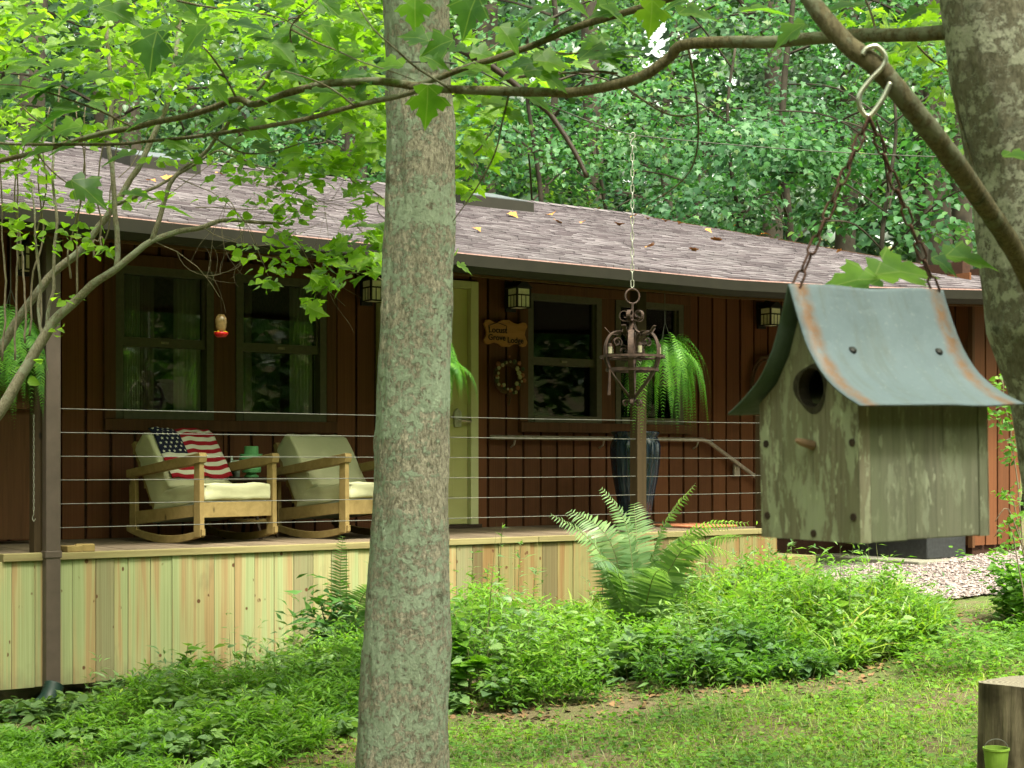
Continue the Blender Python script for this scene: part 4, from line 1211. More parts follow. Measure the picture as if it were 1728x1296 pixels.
for k in range(5):
    an = k * 2 * math.pi / 5 + .9; c_, s_ = math.cos(an), math.sin(an)
    MB().tube([(0, 0, -.36), (.16 * c_, .16 * s_, -.365)], .005, 6).build('arm', IR, cd)
    MB().lathe([(0, 0), (.022, 0), (.026, .012), (.022, .012), (0, .004)], 12, (.155 * c_, .155 * s_, -.352)).build('cup', IR, cd)
    MB().lathe([(0, 0), (.0125, 0), (.0125, .045), (0, .046)], 12, (.155 * c_, .155 * s_, -.345)).build('candle', M['candle'], cd)
    MB().lathe([(0, 0), (.012, 0), (.012, .018), (0, .02)], 12, (.155 * c_, .155 * s_, -.299)).build('candle_cap', IR, cd)
MB().tube([(-.15, -.04, -.43), (-.155, -.04, -.58)], [.006, .010], 6).build('pendant_bar', IR, cd)

# ================================================================== BIRDHOUSE
BHC = Vector((.4395, 1.95, 0.0)); PHI = R(29)
bh = thing('birdhouse', 'weathered wooden birdhouse with a flared galvanised roof hanging from rusty chains', 'birdhouse', BHC, PHI)
bh.rotation_euler = (0, R(-1.3), PHI)
# local: x along the ridge (away to the right), y to the left-back across the front face (0..0.2)
zb, ze, zr = -.103, .088, .232
def curve_roof(sg_):
    """profile across: from ridge outwards; sg=-1 right sheet, +1 left sheet; returns (y, z)"""
    P = [(0, zr + .002), (.014, .197), (.034, .152), (.062, .115), (.095, .09), (.135, .0695)]
    P = smooth_curve([(d_, 0, z) for d_, z in P], 5)
    return [(.10 + sg_ * p.x, p.z) for p in P]
yl, yr = .2, 0.0
gab = [(yr, zb), (yl, zb), (yl, .080), (.2 - .038, .106), (.2 - .066, .143), (.10 + .014, .19), (.10 - .014, .19), (.066, .143), (.038, .106), (0, .080)]
def tpanel(nm, prof, x0, x1, mat, axis='x'):
    o = recalc(MB().prism(prof, x0, x1, axis).build(nm, M[mat], bh)); return o
fp = tpanel('front_board', gab, 0, .018, 'bird_front')
bp_ = tpanel('back_board', gab, .2085, .2255, 'bird_side')
# entrance hole cut with a boolean
def cutter(mb):
    me = mb.mesh('tmp'); o = bpy.data.objects.new('tmp', me); col.objects.link(o); o.parent = bh; return recalc(o)
cm = MB(); cm.tube([(-.05, .090, .098), (.05, .090, .098)], .0265, 24)
cu = cutter(cm)
bo = fp.modifiers.new('hole', 'BOOLEAN'); bo.object = cu; bo.operation = 'DIFFERENCE'; bo.solver = 'EXACT'
bpy.context.view_layer.update()
dg = bpy.context.evaluated_depsgraph_get()
nm_ = bpy.data.meshes.new_from_object(fp.evaluated_get(dg)); fp.modifiers.clear(); fp.data = nm_
bpy.data.objects.remove(cu)
dk = plain('hole_inside', (.03, .022, .014), .95); fp.data.materials.append(dk)
for p_ in fp.data.polygons:
    if math.hypot(p_.center.y - .090, p_.center.z - .098) < .0285 and abs(p_.normal.x) < .3: p_.material_index = len(fp.data.materials) - 1
# worn dark ring round the hole
hr_ = MB(); hv = []
for i in range(24):
    an = i / 24 * 6.283; wv = 1 + .12 * math.sin(3 * an + 1)
    hv += [(-.0012, .090 + .0262 * math.cos(an), .098 + .0262 * math.sin(an)), (-.0006, .090 + .0335 * wv * math.cos(an), .098 + .0325 * wv * math.sin(an))]
hr_.add(hv, [(2 * i, 2 * i + 1, (2 * i + 3) % 48, (2 * i + 2) % 48) for i in range(24)])
hr_.build('hole_rim', plain('gnawed_wood', (.035, .028, .018), .95, var=.6, scale=120, bump=.8), bh)
# sides of three boards each, floor
for (y0, y1, m_) in ((.0, .016, 'bird_side'), (.184, .2, 'bird_side')):
    for (x0, x1) in ((.0185, .079), (.0798, .208)):
        MB().box(x0, x1, y0 + (.0012 if x0 > .05 else 0), y1, zb + (.001 if x0 > .05 else 0), .080).build('side_board', M[m_], bh, bevel=.0012)
MB().box(.019, .208, .017, .183, zb + .004, zb + .02).build('floor_board', M['bird_side'], bh)
MB().tube([(.0, .088, .022), (-.018, .091, .027), (-.026, .092, .030)], [.0065, .005, .0025], 9).build('perch', plain('perch_peg', (.22, .135, .09), .8), bh)
for (y, z) in ((.186, .025), (.186, -.073), (.012, .025), (.012, -.07), (.09, -.094)):
    MB().tube([(-.0018, y, z), (.001, y, z)], .0052, 10).build('screw', M['rust_iron'], bh)
def roof_sheet(nm, sg_, mat):
    P = curve_roof(sg_); n = len(P); nx = 12; x0, x1 = -.028, .246
    vs = []
    for i in range(nx + 1):
        f = i / nx
        for k, (y, z) in enumerate(P):
            q = k / (n - 1)
            ex = (.0 * (1 - f)) + (.010 * f) * q ** 2      # lower right corner flares out a little
            vs.append((x0 + (x1 - x0) * f + ex, y, z + .0012 * math.sin(f * 9 + q * 4) + .0022 * noise.noise(Vector((f * 3.1, q * 3.3, sg_)))))
    fs = [(i * n + k, (i + 1) * n + k, (i + 1) * n + k + 1, i * n + k + 1) for i in range(nx) for k in range(n - 1)]
    me = bpy.data.meshes.new(nm); me.from_pydata([(v[0] - x0, v[1], v[2]) for v in vs], [], fs); me.materials.append(M[mat])
    me.polygons.foreach_set('use_smooth', [True] * len(fs))
    o = link(nm, me, bh); o.location = (x0, 0, 0)
    s_ = o.modifiers.new('thick', 'SOLIDIFY'); s_.thickness = .0022
    return o
roof_sheet('roof_sheet', -1, 'sheet'); roof_sheet('roof_sheet', 1, 'sheet_moss')
for x in (.045, .198):
    y, z = curve_roof(-1)[11]
    MB().lathe([(0, -.002), (.0058, -.002), (.0058, .002), (.003, .004), (0, .004)], 12).build('roof_screw', M['black_iron'], bh)
    o = bh.children[-1]; o = [c for c in bh.children if c.name.startswith('roof_screw')][-1]; o.location = (x, y - .001, z + .002); o.rotation_euler = (R(38), 0, 0)
# hook and chains (each its own thing)
apex = at(1467, 190, 2.075)
sh_pts = [apex + Vector(v) for v in ((.028, 0, .040), (.020, .0, .022), (.008, 0, .004), (-.002, 0, -.005), (-.012, 0, .006), (-.013, 0, .024), (.002, 0, .045), (.018, 0, .062), (.021, 0, .076), (.010, 0, .089), (-.004, 0, .086), (-.009, 0, .078))]
hkb = MB(); hkb.tube(smooth_curve([v - apex for v in sh_pts], 6), .0036, 10)
o = hkb.build('s_hook', M['chrome'], None, smooth=True); o.name = 'metal_hook'; o.location = apex
tag(o, 'shiny S shaped hook over the bare limb holding the birdhouse chains', 'hook')
bpy.context.view_layer.update()
mw = bh.matrix_world
e1 = mw @ Vector((-.016, .10, zr - .003)); e2 = mw @ Vector((.236, .10, zr - .003))
for (e, lb) in ((e1, 'rusty chain from the hook to the near end of the birdhouse ridge'), (e2, 'rusty chain from the hook to the far end of the birdhouse ridge')):
    cc = thing('rusty_chain', lb, 'chain', apex, group='rusty chains of the birdhouse')
    chain_links(cc, apex + Vector((0, 0, -.006)), e, .031, .0019, .015, M['rust_chain'], base=apex, twist0=random.uniform(0, 1))

# ================================================================== STUMP AND BUCKET
sc0 = at(1733, 1152, 5.0); rad = .148
lg = MB(); prof = []; seg = 110
zt = sc0.z; zb_ = gz(sc0.x, 5.0) - .05
vs = []
nz = 20
for j in range(nz + 1):
    z = zb_ + (zt - zb_) * j / nz
    for k in range(seg):
        an = 2 * math.pi * k / seg; r_ = rad * (1 + .05 * noise.noise(Vector((math.cos(an) * 1.5, math.sin(an) * 1.5, z * .8))) + .03 * noise.noise(Vector((math.cos(an) * 7, math.sin(an) * 7, z * 1.5))) + .02 * noise.noise(Vector((math.cos(an) * 18, math.sin(an) * 18, z * 2.5)))) * (1 + .04 * (1 - j / nz))
        vs.append((r_ * math.cos(an), r_ * math.sin(an), z - zb_ + .006 * math.sin(an * 2)))
fs = [(j * seg + k, j * seg + (k + 1) % seg, (j + 1) * seg + (k + 1) % seg, (j + 1) * seg + k) for j in range(nz) for k in range(seg)]
st = thing('tree_stump', 'weathered upright log stump at the lower right corner', 'stump', (sc0.x, 5.0, zb_))
lg.add(vs, fs).build('side_bark', M['log'], st, smooth=True)
tv = [vs[nz * seg + k] for k in range(seg)] + [(0, 0, zt - zb_ + .001)]
MB().add(tv, [(k, (k + 1) % seg, seg) for k in range(seg)]).build('cut_top', M['log_top'], st)
bk0 = at(1681, 1265, 4.80)
bk = thing('small_bucket', 'little lime green bucket hanging on the front of the stump', 'bucket', bk0)
MB().lathe([(0, -.12), (.026, -.12), (.038, -.004), (.041, 0), (.041, .006), (.037, .006), (.024, -.114), (0, -.114)], 28).build('pail', M['bucket'], bk, smooth=False)
MB().lathe([(0, -.015), (.035, -.015)], 20).build('soil_fill', M['soil'], bk)
MB().tube([(.038 * math.cos(t_), 0, .001 + .032 * math.sin(t_)) for t_ in np.linspace(0, 3.1416, 14)], .0012, 5).build('handle', M['cable'], bk)
# ================================================================== VEGETATION
def tmpl(outline, center, fold=.12, droop=.12):
    """fan of triangles from a centre; x along the leaf, y across, folded along the midrib"""
    V = [(x, y, abs(y) * fold - droop * x * x) for x, y in outline] + [(center[0], center[1], -droop * center[0] ** 2)]
    n = len(outline)
    return np.array(V, float), np.array([(i, (i + 1) % n, n) for i in range(n)], int)
mo = [(0, 0), (-.03, .14), (.04, .36), (.16, .30), (.22, .21), (.27, .40), (.45, .56), (.46, .43), (.58, .37), (.50, .21), (.66, .27), (.73, .14), (1, 0)]
MAPLE_T = tmpl(mo + [(x, -y) for x, y in mo[-2:0:-1]], (.36, 0), .16, .30)
ms_ = [(0, 0), (.0, .30), (.22, .27), (.42, .48), (.54, .2), (1, 0)]
MAPLE_S = tmpl(ms_ + [(x, -y) for x, y in ms_[-2:0:-1]], (.38, 0), .10, .2)
ov = [(0, 0), (.04, .26), (.32, .40), (.68, .26), (1, 0)]
OVATE_T = tmpl(ov + [(x, -y) for x, y in ov[-2:0:-1]], (.4, 0), .22, .2)
LANCE_T = (np.array([(0, 0, 0), (.38, .13, .03), (1, 0, -.22), (.38, -.13, .03), (.45, 0, .0)], float), np.array([(0, 4, 1), (1, 4, 2), (0, 3, 4), (3, 2, 4)], int))
PINNA_T = (np.array([(0, .07, 0), (0, -.07, 0), (.5, -.085, .02), (.5, .085, .02), (1, 0, -.10)], float), np.array([(0, 1, 2), (0, 2, 3), (3, 2, 4)], int))
BLADE_T = (np.array([(0, .02, 0), (0, -.02, 0), (.55, -.016, .06), (.55, .016, .06), (1, 0, -.06)], float), np.array([(0, 1, 2), (0, 2, 3), (3, 2, 4)], int))
CLOVER_T = tmpl([(0, 0), (.25, .36), (.7, .34), (.95, .0), (.7, -.34), (.25, -.36)], (.5, 0), .1, .05)

def norm(v): return v / np.maximum(np.linalg.norm(v, axis=1, keepdims=True), 1e-9)
def frames(d, n):
    d = norm(d); s = norm(np.cross(n, d)); n2 = np.cross(d, s); return d, s, n2
def leaf_mesh(name, T, pos, d, n, size, mat, wscale=None):
    V, Fc = T; d, s, n2 = frames(d, n); N_ = len(pos); k = len(V)
    sz = size[:, None, None]; ws = sz if wscale is None else sz * wscale[:, None, None]
    P = pos[:, None, :] + V[None, :, 0:1] * sz * d[:, None, :] + V[None, :, 1:2] * ws * s[:, None, :] + V[None, :, 2:3] * sz * n2[:, None, :]
    P = P.reshape(-1, 3); FF = (Fc[None] + (np.arange(N_) * k)[:, None, None]).reshape(-1, 3)
    me = bpy.data.meshes.new(name)
    me.vertices.add(len(P)); me.vertices.foreach_set('co', P.astype(np.float32).ravel())
    me.loops.add(FF.size); me.loops.foreach_set('vertex_index', FF.astype(np.int32).ravel())
    me.polygons.add(len(FF)); me.polygons.foreach_set('loop_start', np.arange(0, FF.size, 3, dtype=np.int32))
    me.update(calc_edges=True)
    me.materials.append(mat)
    return me
def join_np(parts):
    return [np.concatenate([p[i] for p in parts]) for i in range(4)]
def leaf_objects(parent, name, T, pos, d, n, size, mat_part, mat_mass, limit=300, base=None):
    """the leaves that show largest become parts, the rest one mass"""
    base = np.array(base if base is not None else (0, 0, 0), float)
    vis = size / np.maximum(pos[:, 1], .5)
    u = pos[:, 0] / pos[:, 1] * F + HX; v = HY - pos[:, 2] / pos[:, 1] * F
    vis = np.where((u > -20) & (u < 1750) & (v > -20) & (v < 1310), vis, 0)
    order = np.argsort(-vis); A = order[:limit]; B = order[limit:]
    me = bpy.data.meshes.new(name); me.from_pydata([tuple(x) for x in T[0]], [], [tuple(int(q) for q in f) for f in T[1]]); me.materials.append(mat_part)
    D, S, N2 = frames(d, n)
    for i in A:
        o = link(name, me, parent)
        s_ = size[i]
        mt_ = Matrix(((D[i][0], S[i][0], N2[i][0], pos[i][0] - base[0]), (D[i][1], S[i][1], N2[i][1], pos[i][1] - base[1]), (D[i][2], S[i][2], N2[i][2], pos[i][2] - base[2]), (0, 0, 0, 1)))
        o.matrix_local = mt_ @ Matrix.Scale(float(s_), 4)
    if len(B):
        tag(link('foliage', leaf_mesh('foliage', T, pos[B] - base, d[B], n[B], size[B], mat_mass), parent), kind='stuff')
def rdir(N_, z0=-.3, z1=.2):
    an = rng.uniform(0, 2 * np.pi, N_); z = rng.uniform(z0, z1, N_)
    return np.stack([np.cos(an), np.sin(an), z], 1)
def rnorm(N_, sp=.45, bias=(0, 0, 1)):
    return norm(np.array(bias, float)[None] + rng.normal(0, sp, (N_, 3)))

# ---------------- main trunk
def px_trunk(name, rows, Y, seg, nz, mat, parent, base, disp=1.0, zbot=None, lean=0.0):
    """rows: (y, x_left, x_right) of the photo at distance Y"""
    rows = sorted(rows, key=lambda r: -r[0])
    zs = np.array([(HY - r[0]) / F * Y for r in rows]); cx = np.array([((r[1] + r[2]) / 2 - HX) / F * Y for r in rows]); rr = np.array([(r[2] - r[1]) / 2 / F * Y for r in rows])
    Z = np.linspace(zs[0], zs[-1], nz); vs = []
    for z in Z:
        x = float(np.interp(z, zs, cx)); r = float(np.interp(z, zs, rr))
        for k in range(seg):
            an = 2 * math.pi * k / seg; c_, s_ = math.cos(an), math.sin(an)
            q = Vector((x + c_ * r, s_ * r, z))
            dn = noise.noise(Vector((c_ * 1.2, s_ * 1.2, z * 1.2))) * .012 + noise.noise(Vector((c_ * 9, s_ * 9, z * 9))) * .0035
            dn += .010 * noise.noise(Vector((c_ * 3, s_ * 3, z * 3.5 + 7)))
            dn += 1.5 * (noise.noise(Vector((c_ * 24, s_ * 24, z * 13))) + abs(noise.noise(Vector((c_ * 40, s_ * 40, z * 30))))) * .0028
            r2 = r + dn * disp
            vs.append((x + c_ * r2 - base[0], Y + s_ * r2 - base[1], z - base[2]))
    fs = [(j * seg + k, j * seg + (k + 1) % seg, (j + 1) * seg + (k + 1) % seg, (j + 1) * seg + k) for j in range(nz - 1) for k in range(seg)]
    me = bpy.data.meshes.new(name); me.from_pydata(vs, [], fs); me.materials.append(mat)
    me.polygons.foreach_set('use_smooth', [True] * len(fs))
    return link(name, me, parent)
b0 = Vector(((680 - HX) / F * 6.15, 6.15, -1.5))
lt = thing('lichen_tree', 'thick lichen covered trunk standing straight in front of the porch', 'tree', b0)
px_trunk('trunk', [(1440, 590, 762), (1300, 603, 757), (1200, 607, 759), (1100, 613, 759), (1000, 620, 757), (900, 627, 756), (800, 632, 758), (700, 637, 760), (600, 641, 762), (500, 648, 766), (400, 650, 766), (300, 652, 765), (200, 650, 763), (100, 652, 757), (0, 650, 755), (-700, 655, 745)], 6.15, 110, 420, M['bark_main'], lt, b0)
for (x, y, r_) in ((725, 545, .03), (698, 315, .022), (718, 880, .02)):
    kb = MB(); c_ = at(x, y, 6.02) - b0
    kb.lathe([(0, -r_), (r_ * .8, -r_ * .6), (r_, 0), (r_ * .7, r_ * .6), (0, r_ * .8)], 12, c_)
    #kb.build('knot', M['bark_main'], lt, smooth=True)

# ---------------- near tree at the right with the long boughs
RB_ = at(1690, 1400, 2.75)
rt = thing('leaning_tree', 'mottled grey trunk at the right edge with long boughs across the top', 'tree', RB_)
px_trunk('trunk', [(1700, 1800, 2060), (1300, 1778, 2010), (1000, 1748, 1960), (800, 1728, 1930), (660, 1710, 1905), (560, 1672, 1880), (400, 1652, 1850), (300, 1642, 1830), (200, 1622, 1800), (130, 1606, 1780), (0, 1588, 1745), (-500, 1530, 1660)], 2.75, 90, 300, M['bark_smooth'], rt, RB_, .35)
def bough(name, pts, r0, r1, parent, base, mat='bark_branch', sides=10, n=6, kink=.0):
    P = smooth_curve([at(*p) - base for p in pts], n)
    rr = taper(r0, r1, len(P))
    P = [p + Vector((noise.noise(p * 9), 0, noise.noise(p * 9 + Vector((5, 5, 5))))) * kink for p in P]
    rr = [r * (1 + .10 * noise.noise(Vector((i * .9, r0 * 99, 0)))) for i, r in enumerate(rr)]
    MB().tube(P, rr, sides).build(name, M[mat], parent, smooth=True); return P
BB = []
BB.append(bough('limb', [(1340, -60, 2.15), (1375, 10, 2.12), (1430, 75, 2.10), (1482, 115, 2.09), (1545, 190, 2.12), (1600, 260, 2.2), (1650, 330, 2.35), (1710, 420, 2.5), (1760, 520, 2.62)], .0125, .0165, rt, RB_, sides=14))
main = [(1640, 52, 2.72), (1560, 58, 2.8), (1480, 60, 2.9), (1400, 63, 3.0), (1300, 70, 3.1), (1220, 72, 3.2), (1150, 76, 3.25), (1128, 98, 3.28), (1090, 125, 3.3), (1040, 143, 3.35), (980, 155, 3.4), (900, 156, 3.45), (830, 152, 3.5), (760, 150, 3.55), (700, 145, 3.6), (650, 138, 3.65), (600, 137, 3.7), (540, 142, 3.75), (480, 158, 3.8), (430, 176, 3.85), (398, 166, 3.9), (350, 185, 3.95), (260, 208, 4.0), (180, 225, 4.1), (100, 245, 4.2), (30, 265, 4.3), (-60, 285, 4.4)]
BB.append(bough('limb', main, .0135, .0065, rt, RB_, n=4, kink=.004))
BB.append(bough('limb', [(720, 147, 3.58), (680, 160, 3.6), (600, 178, 3.65), (520, 200, 3.7), (440, 214, 3.8), (360, 226, 3.9), (280, 236, 3.95), (185, 243, 4.0), (60, 244, 4.1), (-40, 240, 4.2)], .0065, .0035, rt, RB_, n=5, kink=.002))
BB.append(bough('limb', [(690, 148, 3.6), (730, 135, 3.58), (790, 112, 3.55), (840, 98, 3.52), (900, 76, 3.5), (960, 50, 3.45), (1030, 28, 3.4), (1110, 5, 3.35), (1180, -25, 3.3)], .0065, .0085, rt, RB_, n=5, kink=.002))
tw = [
 [(398, 166, 3.9), (375, 120, 3.85), (350, 88, 3.8), (330, 70, 3.8), (290, 40, 3.8), (270, 5, 3.8)],
 [(505, 142, 3.78), (495, 90, 3.75), (490, 50, 3.72), (515, 20, 3.7), (560, -20, 3.7)],
 [(350, 225, 3.9), (400, 255, 3.88), (450, 258, 3.85), (530, 235, 3.82)],
 [(490, 50, 3.72), (560, 80, 3.68), (630, 110, 3.6), (700, 135, 3.55)],
 [(860, 155, 3.48), (850, 200, 3.5), (835, 260, 3.52), (800, 325, 3.56), (765, 375, 3.6)],
 [(1045, 125, 3.4), (1000, 122, 3.4), (920, 125, 3.45), (875, 130, 3.5)],
 [(1160, 85, 3.3), (1175, 170, 3.35), (1178, 240, 3.4), (1155, 300, 3.45), (1090, 345, 3.5)],
 [(1040, 135, 3.4), (1110, 185, 3.4), (1165, 195, 3.4), (1220, 170, 3.4)],
 [(60, 255, 4.2), (100, 300, 4.2), (150, 335, 4.2)],
 [(120, 240, 4.15), (60, 200, 4.1), (20, 160, 4.1)],
 [(230, 215, 4.0), (150, 180, 3.95), (60, 150, 3.9), (-20, 140, 3.9)],
 [(300, 0, 3.7), (380, 15, 3.7), (470, 30, 3.7), (530, 60, 3.65)],
 [(1600, 70, 2.75), (1620, 200, 2.75), (1650, 300, 2.72)],
 [(1478, 60, 2.9), (1470, 30, 2.92), (1450, -20, 2.95)],
 [(760, 150, 3.5), (700, 110, 3.45), (640, 60, 3.4), (600, 0, 3.4)],
 [(900, 76, 3.5), (960, 90, 3.45), (1010, 85, 3.42)],
 [(600, 180, 3.65), (560, 150, 3.6), (480, 120, 3.6)],
]
TW = [bough('twig', p, .0030, .0012, rt, RB_, sides=6, n=5, kink=.006) for p in tw]
dead = [(785, 88, 5.2), (830, 112, 5.15), (880, 150, 5.1), (925, 190, 5.1), (960, 240, 5.05), (990, 300, 5.0)]
db = thing('dead_branch', 'dark bare dead branch drooping right of the big trunk', 'branch', at(785, 88, 5.2))
bough('stem', [(740, 75, 5.6)] + dead, .013, .007, db, at(785, 88, 5.2), 'dark_wood', n=5, kink=.006)
bough('twig', [(875, 130, 5.1), (930, 122, 5.1), (1000, 128, 5.1), (1060, 150, 5.1)], .004, .002, db, at(785, 88, 5.2), 'dark_wood', sides=6)
# big explicit leaves: (x, y of centre, Y, size px, heading deg in the picture, tilt 0 = facing viewer .. 1 = flat)
exl = [(722, 178, 3.5, 74, -90, .35), (1015, 88, 3.4, 88, 25, .75), (1000, 70, 3.5, 70, 200, .6), (790, 22, 3.4, 80, -110, .35), (738, 75, 3.4, 62, -160, .3), (700, 60, 3.4, 58, 150, .5),
       (735, 100, 3.5, 60, -20, .6), (650, 108, 3.6, 70, 170, .65), (930, 102, 3.4, 66, 0, .6), (1040, 20, 3.3, 70, -30, .6), (1180, 20, 3.3, 80, 10, .7), (1290, 12, 3.2, 90, 20, .75), (1420, 8, 3.0, 90, 170, .75),
       (860, 62, 3.4, 60, -60, .5), (900, 20, 3.4, 60, 200, .6), (880, 105, 3.4, 60, 180, .6), (840, 180, 3.5, 52, -170, .6), (870, 195, 3.5, 50, -30, .6),
       (395, 12, 3.6, 84, 20, .75), (325, 62, 3.7, 72, -130, .5), (420, 40, 3.7, 76, 10, .7), (255, 85, 3.8, 80, -100, .4), (150, 130, 3.9, 90, 190, .75), (90, 110, 3.9, 90, 185, .8), (60, 150, 3.9, 84, 200, .8),
       (150, 320, 4.1, 76, -40, .55), (295, 350, 4.0, 62, 0, .8), (230, 325, 4.0, 60, 10, .8), (240, 200, 3.9, 70, 190, .8), (130, 70, 3.8, 80, 160, .6), (40, 40, 3.8, 80, 200, .6), (310, 105, 3.8, 60, 200, .6),
       (430, 158, 3.8, 56, -10, .8), (545, 170, 3.7, 70, 215, .75), (480, 85, 3.7, 60, -45, .5), (600, 30, 3.6, 60, -20, .6), (560, 60, 3.6, 56, -60, .6), (200, 20, 3.8, 80, -20, .6), (120, 20, 3.8, 80, -160, .7), (100, 190, 4.0, 80, 190, .85),
       (1020, 350 - 330, 3.3, 56, 180, .6), (1330, 55, 3.0, 70, -140, .6), (300, 262, 3.9, 50, 0, .8), (200, 262, 4.0, 64, 190, .8), (60, 255, 4.1, 60, 190, .8), (380, 240, 3.9, 70, 190, .8), (1100, 30, 3.3, 64, -90, .5), (700, 20, 3.5, 64, -90, .4),
       (1438, 468, 2.45, 105, 175, .62), (1530, 452, 2.4, 130, 20, .55), (1640, 432, 2.45, 100, 0, .7), (1725, 262, 2.4, 70, 0, .8), (1596, 445, 2.5, 60, -30, .5)]
Ps, Ds, Ns, Ss = [], [], [], []
def add_leaf(x, y, Y, spx, head, tilt, jit=.12):
    h_ = R(head); d_ = np.array([math.cos(h_), random.uniform(-.25, .25), math.sin(h_) * (1 - .65 * tilt)])
    face = np.array([random.uniform(-.2, .2), -1 + tilt * .75, tilt + .15]) + rng.normal(0, jit, 3)
    s_ = spx / F * Y; c_ = np.array(at(x, y, Y)); d_ /= np.linalg.norm(d_)
    Ps.append(c_ - d_ * s_ * .45); Ds.append(d_); Ns.append(face); Ss.append(s_)
for e in exl: add_leaf(*e)
# leaves along the twigs and boughs in opposite pairs
for P in TW[:4] + TW[8:12] + TW[13:] + [BB[1][40:], BB[2], BB[3]]:
    for i, p in enumerate(P):
        if random.random() > .30 or i == 0: continue
        w_ = p + RB_
        for s_ in (-1, 1):
            if random.random() < .25: continue
            off = Vector((random.uniform(.02, .09) * s_, random.uniform(-.06, .12), random.uniform(-.015, .07)))
            q = w_ + off; x, y = q.x / q.y * F + HX, HY - q.z / q.y * F
            if 1060 < x < 1580 and y < 130 and random.random() < .6: continue
            if y > 300 or (640 < x < 770 and y > 60): continue
            add_leaf(x, y, q.y, random.uniform(38, 66), random.choice((random.uniform(-60, 40), random.uniform(140, 240))), random.uniform(.4, .9))
# thin fans of leaves that fill the top edge
for k in range(26):
    x = random.uniform(-20, 620) if random.random() < .6 else random.uniform(620, 1330)
    y = random.uniform(-40, 130) if x < 620 else random.uniform(-40, 34)
    add_leaf(x, y + (random.uniform(0, 90) if x < 200 else 0), random.uniform(3.9, 5.4), random.uniform(34, 60), random.choice((random.uniform(-50, 30), random.uniform(150, 230))), random.uniform(.45, .95))
leaf_objects(rt, 'leaf', MAPLE_T, np.array(Ps), np.array(Ds), np.array(Ns), np.array(Ss), M['leaf_near'], M['leaf_near_mass'], 300, RB_)

# ---------------- leaning shrub at the left with heart shaped leaves
LB = at(-120, 1250, 7.6); LB.z = gz(LB.x, LB.y)
ls = thing('leaning_shrub', 'many stemmed shrub leaning in from the left with yellow green leaves', 'shrub', LB)
def shrub_stem(pts, r0, r1, mat='bark_pale', nm='stem', sides=8): return bough(nm, pts, r0 * .78, r1 * .85, ls, LB, mat, sides, 5, .012)
Y1 = 7.3
S = []
S.append(shrub_stem([(-260, 1000, Y1), (-110, 820, Y1), (0, 695, Y1), (72, 570, Y1), (107, 530, Y1), (157, 480, Y1), (197, 452, Y1), (257, 407, Y1), (330, 385, Y1 + .1), (400, 372, Y1 + .2), (480, 380, Y1 + .3)], .042, .009))
S.append(shrub_stem([(-260, 900, Y1 + .3), (-60, 660, Y1 + .3), (0, 588, Y1 + .3), (27, 545, Y1 + .3), (82, 468, Y1 + .3), (132, 425, Y1 + .3), (165, 385, Y1 + .3), (193, 347, Y1 + .3), (231, 285, Y1 + .3), (280, 180, Y1 + .3), (300, 60, Y1 + .3), (320, -60, Y1 + .3)], .034, .012))
S.append(shrub_stem([(197, 452, Y1), (199, 400, Y1), (192, 330, Y1), (184, 250, Y1), (188, 160, Y1), (180, 40, Y1), (175, -60, Y1)], .018, .010))
S.append(shrub_stem([(257, 407, Y1), (275, 350, Y1), (292, 300, Y1), (350, 250, Y1), (400, 190, Y1 - .2), (470, 100, Y1 - .3), (520, -10, Y1 - .3)], .017, .007))
S.append(shrub_stem([(193, 347, Y1 + .3), (230, 330, Y1), (290, 300, Y1), (360, 255, Y1), (390, 262, Y1), (440, 280, Y1), (520, 300, Y1)], .012, .004))
S.append(shrub_stem([(72, 570, Y1), (66, 540, Y1), (66, 470, Y1), (62, 400, Y1), (50, 300, Y1)], .010, .005))
S.append(shrub_stem([(76, 566, Y1), (88, 500, Y1), (92, 430, Y1), (95, 350, Y1), (90, 240, Y1), (110, 100, Y1)], .012, .006))
for x0, x1_ in ((3, 5), (26, 30), (44, 34), (52, 72), (68, 60), (128, 130), (118, 122), (158, 170), (172, 180)):
    yb = 640 - x0 * 1.1 - random.uniform(0, 40)
    S.append(shrub_stem([(x0, yb, Y1 + .2), (x0 + random.uniform(-4, 6), (yb + 380) / 2, Y1 + .2), (x1_, 400, Y1 + .2), (x1_ + random.uniform(-10, 20), 300, Y1 + .1), (x1_ + random.uniform(-20, 40), 180, Y1)], .007, .003, 'twig_grey', 'stem', 6))
S.append(shrub_stem([(72, 560, Y1), (40, 546, Y1), (27, 552, Y1)], .007, .004, 'twig_grey', 'broken_twig', 6)) if False else None
# dead fine twigs
def rec_twig(p, h, L_, r_, depth):
    n = 7; pts = [p]; 
    cv = random.uniform(-1.4, 1.4)
    for i in range(n):
        h += cv * .16 + random.uniform(-.15, .15)
        p = p + Vector((math.cos(h), random.uniform(-.25, .25), math.sin(h))) * (L_ / n); pts.append(p)
    MBt.tube([q - LB for q in pts], taper(r_, r_ * .5, len(pts)), 5, cap=False)
    if depth > 0:
        for k in range(random.choice((2, 3))):
            i = random.randint(2, n - 1); rec_twig(pts[i], h + random.choice((-1, 1)) * random.uniform(.4, .9), L_ * .62, r_ * .6, depth - 1)
for (x, y, hd, L_) in ((262, 408, -.45, .42), (345, 385, -.6, .36), (330, 350, .1, .6), (300, 300, -.2, .6), (400, 300, -.3, .5), (420, 372, -.2, .6), (250, 345, .2, .6), (380, 330, -.9, .35), (450, 300, -1.0, .4), (200, 300, .5, .5)):
    MBt = MB(); rec_twig(at(x, y, Y1 - .05 + random.uniform(-.1, .1)), hd, L_, .0024, 2); MBt.build('twig', M['twig_grey'], ls, smooth=True)
parts = []
